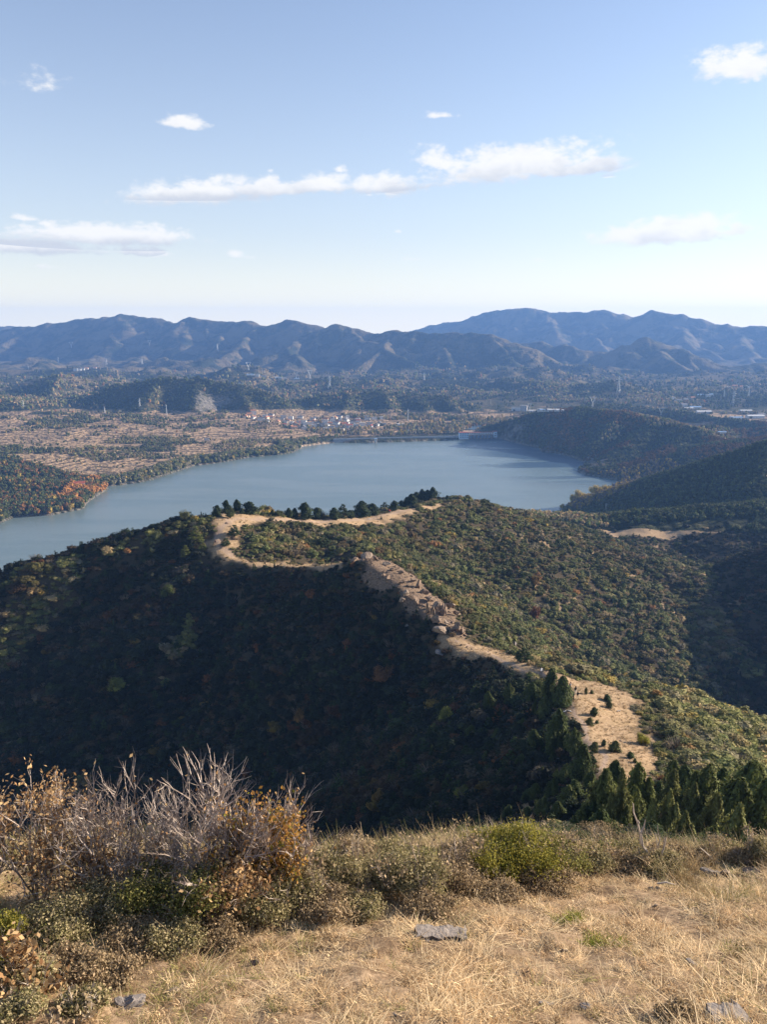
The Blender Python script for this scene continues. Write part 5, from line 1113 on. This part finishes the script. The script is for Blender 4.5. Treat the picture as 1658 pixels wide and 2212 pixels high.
lb = [(330,1990,150,200,L_GR,'green bush filling the foot of the bare thicket, left of centre'),(430,1995,150,190,L_GR,'green bush under the tallest bare shrub'),(240,2000,120,180,L_OL,'olive bush low in the thicket left of the green ones'),(130,2040,110,190,L_OL,'olive bush below the withered shrub at far left'),(15,2050,100,90,L_YG,'bright yellow-green bush at the left edge'),
      (560,1990,90,150,L_OL,'olive bush right below the orange shrub'),(640,1965,110,160,L_OL,'olive bush right of the orange shrub'),(110,2050,60,90,L_GR,'dark green bush low at the left'),(740,1945,125,140,L_OL,'grey-olive bush, leftmost of the edge scrub'),(820,1935,115,150,L_OL,'rounded grey-olive bush, second of the edge scrub'),(905,1940,110,150,L_OL,'grey-olive bush in the middle of the edge scrub'),(985,1930,100,140,L_BR,'brownish bush right of the middle of the edge scrub'),
      (1060,1915,115,130,L_YG,'yellow-green bush left of the tallest one'),(1130,1900,128,190,L_YG,'tallest leafy yellow-green bush on the edge of the knoll'),(1205,1895,105,150,L_GR,'green bush right of the tallest yellow-green one'),(1270,1885,60,110,L_OL,'low olive bush, right end of the edge scrub'),(1180,1925,60,150,L_BR,'brown low bush before the green one'),(1340,1885,42,110,L_BR,'brown low bush left of the dead branches'),(1430,1882,40,120,L_OL,'low olive bush behind the dead branches'),(1510,1866,36,90,L_BR,'low brown bush left of the stone heap'),(1075,1950,50,140,L_BR,'low brown bush before the yellow-green one'),(700,1985,70,150,L_BR,'low brown bush before the edge scrub'),
      (1600,1868,40,80,L_BR,'low brown bush behind the stone heap'),(1645,1866,70,70,L_OL,'olive bush at the right edge'),(780,1975,50,140,L_OL,'low olive bush, second row left'),(930,1975,45,140,L_BR,'low brown bush, second row right'),(1470,2205,26,120,L_BR,'brown low weeds left of the bottom right slab'),(290,2060,50,200,L_BR,'low brown bush before the thicket')]
lb += [(55,2135,70,150,L_OL,'low olive bush under the broken pale brush, lower left'),(160,2110,60,160,L_BR,'low brown bush right of the broken pale brush'),(40,2205,70,130,L_OL,'olive bush in the bottom left corner'),(240,2120,45,140,L_BR,'low brown bush before the long broken stone'),(10,2120,90,80,L_YG,'yellow-green bush at the left edge under the bright one'),(180,2175,40,120,L_OL,'low olive bush left of the long broken stone'),(380,2050,60,160,L_OL,'olive bush at the front of the thicket'),(470,2045,50,150,L_BR,'brown bush at the front of the thicket')]
for i, (u, v, h_) in enumerate([(715,1900,95),(775,1895,100),(835,1892,85),(890,1890,75),(945,1888,72),(1000,1884,90),(1050,1880,100),(1095,1876,120),(1150,1874,115),(1200,1872,92),(1240,1868,60),(1300,1862,40),(1360,1860,36),(1450,1858,34),(1570,1856,34)]):
    lb.append((u, v, h_, 120, (L_OL, L_BR, L_OL, L_GR)[i % 4] if i not in (6, 7, 8) else L_YG, f'loose bush of the rear scrub row at the knoll edge, {ORD[i]} from the left'))
for i, q in enumerate(lb): lowbush(q[0], q[1], q[2], q[3], q[4], q[5], 500+i, n=9000 if q[2] > 80 else 4500)
# scattered withered stems that stand up from the edge
st = [(770,1940,150,60),(930,1935,160,70),(1000,1920,150,60),(1190,1900,120,60),(860,1935,130,60),(1300,1880,80,60),(1470,1870,60,50),(1550,1862,60,50),(1625,1865,90,60),(690,1960,150,60),(1245,1890,90,60),(1395,1880,60,60)]
for i, (u, v, h, w) in enumerate(st):
    place_shrub(u, v, h, w, 3, (0, 0), TWIG, [('leaves', L_BR, .5, .022, 2, .03, 0)], f'thin twiggy sapling rising from the edge scrub, {ORD[sorted(range(12), key=lambda k: st[k][0]).index(i)]} from the left', 600+i, (4, 4, 3), .011, 'sapling', .4, 'thin saplings along the knoll edge')
# dead white branches
def branch(pts2, r0, label, depth_y, i):
    P3 = [P(u, v, y) for (u, v), y in zip(pts2[0], depth_y)]; mb = MB(); mb.tube(P3, np.linspace(r0, r0*.45, len(P3)), 6)
    base = Vector(P3[0]); o = thing('dead_branch', base, label, 'branch'); 
    mbs = MB(); mbs.tube([np.array(q)-np.array(base) for q in P3], np.linspace(r0, r0*.45, len(P3)), 6); mbs.build('stem', TWIGP, o)
    for side in pts2[1:]:
        Q = [P(u, v, depth_y[0]-.15) for (u, v) in side]; mbs = MB(); mbs.tube([np.array(q)-np.array(base) for q in Q], np.linspace(r0*.7, r0*.3, len(Q)), 5); mbs.build('twig', TWIGP, o)
yb = K(1425, 1872)[0][1]
branch([[(1425,1872),(1405,1848),(1386,1822),(1384,1800),(1379,1778),(1370,1755),(1369,1735)], [(1386,1800),(1393,1785),(1396,1770)], [(1381,1778),(1380,1772)], [(1390,1828),(1388,1808),(1386,1798)]], .028, 'long bare white branch curving up to the left', [yb]*7, 0)
branch([[(1425,1872),(1428,1850),(1434,1836),(1438,1822),(1441,1808)], [(1434,1836),(1437,1820),(1436,1808)]], .024, 'forked bare branch right of the long white one', [yb]*5, 1)
branch([[(1424,1858),(1421,1830),(1418,1800)], [(1421,1832),(1427,1815),(1423,1800),(1422,1782)]], .018, 'short upright dead stem between the two branches', [yb+.2]*3, 2)
branch([[(1550,1872),(1535,1850),(1522,1838),(1513,1831)]], .016, 'grey dead stick leaning left beside the stone heap', [K(1550,1872)[0][1]]*4, 3)
branch([[(1389,1875),(1386,1850),(1380,1828)]], .014, 'short grey stick left of the long white branch', [K(1389,1875)[0][1]]*3, 4)
for i, (u, v, du, dv, lab) in enumerate([(165,2078,70,3,'pale dry stick lying before the left bushes'),(95,2100,60,22,'pale dry branch on the brush in the lower left'),(1290,2000+45,0,0,''),(700,1962,45,3,'pale dry stick lying in the scrub right of the thicket'),(1420,1919,40,4,'pale dry stick by the flat stone on the right')]):
    if not lab: continue
    a, _ = K(u, v); b_, _ = K(u+du, v+dv); o = thing('dry_stick', a, lab, 'stick'); mb = MB(); mb.tube([(0, 0, .09), tuple((b_-a)*.5+[0, 0, .13]), tuple(b_-a+[0, 0, .10])], [.018, .015, .008], 5); mb.build('stem', TWIGP, o)
# stones and slabs
SLABM = rockmat('slab_stone', (.33, .28, .235), (.24, .20, .165), (.14, .115, .095))
def slab(u0, u1, v, hu, label, rz, depth=.5, tilt=.0):
    a, t = K(u0, v); b_, _ = K(u1, v+6); L = float(np.linalg.norm((b_-a)[:2])); c = (a+b_)/2; h = hu*t/F
    g = np.random.default_rng(int(u0)); mb = MB(); nx, ny = 14, 5; xs = np.linspace(-L/2, L/2, nx); ys = np.linspace(-depth/2, depth/2, ny); V = []
    for zz in (h, -.25):
        for y_ in ys:
            for x_ in xs: eg = .022 if (abs(x_) > L*.49 or abs(y_) > depth*.49) else .004; V.append((x_+g.normal()*eg, y_+g.normal()*eg, zz+.02*vnoise(np.array([x_*4]), np.array([y_*4+zz]), 3)[0]))
    V = np.array(V); N_ = nx*ny; Fc = []
    for j in range(ny-1):
        for i in range(nx-1):
            k = j*nx+i; Fc.append((k, k+1, k+nx+1, k+nx)); Fc.append((N_+k, N_+k+nx, N_+k+nx+1, N_+k+1))
    for i in range(nx-1): Fc.append((i, N_+i, N_+i+1, i+1)); k = (ny-1)*nx+i; Fc.append((k+1, N_+k+1, N_+k, k))
    for j in range(ny-1): k = j*nx; Fc.append((k+nx, N_+k+nx, N_+k, k)); k = j*nx+nx-1; Fc.append((k, N_+k, N_+k+nx, k+nx))
    mb.add(V, Fc); o = mb.build('stone_slab', SLABM); o.location = c; o.rotation_euler = (tilt, .02, rz); return tag(o, label, 'stone slab')
slab(900, 1010, 2018, 9, 'long flat grey stone slab lying in the dry grass like a bench', -.05, .20)
slab(1534, 1612, 2200, 14, 'grey block of stone half buried in the bottom right corner', .08, .28)
near = [(1538,1893,48,30,RMG,'dark grey stone, left part of the heap at right'),(1562,1893,30,26,RMW,'white topped stone in the middle of the heap'),(1583,1896,28,18,RMW,'pale leaning stone, right part of the heap'),(1622,1889,36,26,RMW,'white pointed stone near the right edge'),(1424,1922,26,10,RMW,'small pale stone lying flat below the dead branches'),(1405,1920,20,12,RMG,'small dark stone below the dead branches'),(979,2125,30,16,RMG,'dark stone in the grass below the slab'),(1272,2176,36,18,RMG,'grey stone near the bottom, right of centre'),(1185,2172,40,14,RMG,'low brown stone near the bottom centre'),(1218,2056,26,16,RMG,'dark stone left of the green tuft'),(1130,1998+14,20,10,RMG,'small dark stone right of the slab'),
        (296,2166,90,28,RMG,'long grey broken stone at the lower left'),(262,2172,40,18,RMG,'small grey stone at the left end of the long one'),(370,2146,38,20,RMW,'pale rounded stone right of the long broken one'),(487,2112,28,8,RMG,'flat dark stone low in the grass, left of centre'),(549,2084,22,18,RMW,'small stone with a white face before the thicket'),(1498,2084,30,14,RMG,'flat grey stone at the right'),(1570,2040,20,8,RMG,'small flat grey stone near the right edge'),(1340,2000+8,20,6,RMG,'flat stone right of the upper green tuft'),(925,2060-26,18,8,RMG,'small stone beneath the slab end'),(855,2195,14,10,RMG,'small dark stone at the bottom centre'),(1415,1958,14,6,RMW,'tiny white stone in the grass at right')]
for i, q in enumerate(near): rock(q[0], q[1], q[2], q[3], q[4], q[5], i, None, .3, (rnd.uniform(-.2, .2), rnd.uniform(-.25, .25), rnd.uniform(-.4, .4)))
p, t = K(918, 2006); o = link('paper_scrap', None) if False else None
# tall dry weeds along the edge
EW = proto_col('edge_weed', [tuft(31, 26, .42, .35, .0045, .12), tuft(32, 22, .55, .5, .0045, .14), tuft(33, 30, .3, .8, .004, .12)], LEAF_I)
g = np.random.default_rng(917); n = 5200; x = g.uniform(-9, 10, n); y = 9.6+4.2*g.random(n)**.7; wd = fbm(x*.8, y*.8, 421, 3); ok = (wd+1.1*sstep(y, 10.6, 12.4)-.45+g.uniform(-.5, .3, n) > 0); x, y = x[ok], y[ok]; n = len(x)
s_ = g.uniform(.45, 1.15, n); scatter('edge_weeds', np.stack([x, y, H(x, y)], 1), np.stack([s_]*3, 1), g.integers(0, 3, n), np.array([(.50,.36,.21),(.36,.27,.14),(.28,.25,.10),(.58,.45,.30)])[g.integers(0, 4, n)]*g.uniform(.75, 1.15, (n, 1)), EW, 'feathery dry weeds and straw along the edge of the knoll', 'weeds')
# scrub just behind the edge of the knoll
NB = proto_col('edge_bush', [mkblob(s, .5, .9, 8, 3600, .019, core=.5) for s in (81, 82, 83)], LEAF_I)
g = np.random.default_rng(915); n = 1500; rr = 15.5*(70/15.5)**g.random(n); th = R(1)*g.uniform(-34, 36, n); x = rr*np.sin(th); y = rr*np.cos(th); z = H(x, y); t_, _ = choose(['olive','mgreen','grey','tan','pale','dgreen'], [24,16,18,12,16,10], n, g)
s_ = g.uniform(.8, 1.5, n)*np.clip(rr/22, .7, 1.7); scatter('slope_bushes', np.stack([x, y, z-.1], 1), np.stack([s_*1.3, s_*1.3, s_*.75], 1), g.integers(0, 3, n), t_*1.2, NB, 'low olive bushes on the steep slope just below the knoll', 'scrub')
# grass
GRC = proto_col('tuft', [tuft(1, 50, .08, .6), tuft(2, 50, .07, 1.0), tuft(3, 44, .10, 1.6), tuft(4, 40, .14, .5), tuft(5, 30, .17, 2.2, .0045)], LEAF_I)
g = np.random.default_rng(909); n = 34000; x = g.uniform(-9, 10, n); y = 5.2+8.6*g.random(n); z = H(x, y); ok, u, v = inview(x, y, z, 120); x, y, z, u, v = [q[ok] for q in (x, y, z, u, v)]
q1 = vnoise(x*.9, y*.9, 401); q2 = vnoise(x*2.6, y*2.6, 403); ok = (q1*.5+q2*.5+g.uniform(-.5, .8, len(x))) > -.02; x, y, z, q1, q2, u, v = [q[ok] for q in (x, y, z, q1, q2, u, v)]; n = len(x)
C = np.array([(.62,.45,.27),(.74,.57,.36),(.47,.32,.185),(.30,.195,.11),(.27,.24,.09)]); left = sstep(-x, .2, 2.2)*.6+sstep(y, 10.6, 12.0)*.5
pi = np.where(g.random(n) < left*.75, g.choice([3, 4], n, p=[.45, .55]), g.choice(5, n, p=[.36, .3, .2, .11, .03])); tint = C[pi]*g.uniform(.75, 1.2, (n, 1))*(1+.22*q2[:, None])
sc = g.uniform(.7, 1.25, n)*(1+.25*q1); scatter('dry_grass', np.stack([x, y, z], 1), np.stack([sc, sc, sc*g.uniform(.7, 1.2, n)], 1), g.choice(5, n, p=[.26, .27, .27, .06, .14]), tint, GRC, 'dry golden grass covering the foreground knoll', 'grass')
GT = leafc('fresh_grass', (.20, .24, .03), (.30, .30, .05), (.34, .27, .07))
for (u, v, w, lab) in ((1224, 1992, 1.0, 'bright green grass tuft, the upper of two'), (1304, 2042, 1.35, 'yellow-green grass tuft, the lower and wider of two')):
    p, t = K(u, v); mb = MB()
    for k in range(9): a_ = tuft(700+k, 40, .17, .6, .005, .08); vv = a_.V[0]+np.array([rnd.uniform(-.2, .2)*w, rnd.uniform(-.1, .1), 0]); mb.add(vv, list(a_.F.values())[0][0])
    o = mb.build('grass_tuft', GT); o.location = p; tag(o, lab, 'grass tuft')
# meadow grass on the ridge
g = np.random.default_rng(911); MT = proto_col('meadow_tuft', [tuft(11, 30, .5, .6, .03, .3), tuft(12, 30, .4, 1.0, .03, .3)], LEAF_I)
n = 60000; rr = 60*(500/60)**g.random(n); th = R(1)*g.uniform(-20, 28, n); x = rr*np.sin(th); y = rr*np.cos(th); md = softmask(x, y, MEADOW, 1.0); z = H(x, y); ok = (md > .5) & (pathmask(x, y, z, None) < .3) & (g.random(n) < .6); x, y, z = x[ok], y[ok], z[ok]
n = len(x); sc = g.uniform(.6, 1.3, n)*np.clip(np.hypot(x, y)/160, .6, 1.6); tint = np.array([.47, .34, .205])*g.uniform(.7, 1.15, (n, 1)); scatter('meadow_grass', np.stack([x, y, z], 1), np.stack([sc]*3, 1), g.integers(0, 2, n), tint, MT, 'dry tan grass on the ridge meadow and the bare crest', 'grass')
print('meadow tufts', n)

# ------------------------------------------------------------------ air
hm = bpy.data.materials.new('haze'); hm.use_nodes = True; ht = hm.node_tree; ht.nodes.clear()
hv = ht.nodes.new('ShaderNodeVolumePrincipled'); ho = ht.nodes.new('ShaderNodeOutputMaterial'); ht.links.new(hv.outputs[0], ho.inputs['Volume'])
hv.inputs['Color'].default_value = (.23, .46, .98, 1); hv.inputs['Density'].default_value = HAZE; hv.inputs['Anisotropy'].default_value = .15
mb = MB(); zlo, zhi = -46.0, 425.0
mb.box((0, 3900, (zlo+zhi)/2), (20000, 8000, zhi-zlo)); hz = mb.build('haze', hm); tag(hz, kind='stuff')
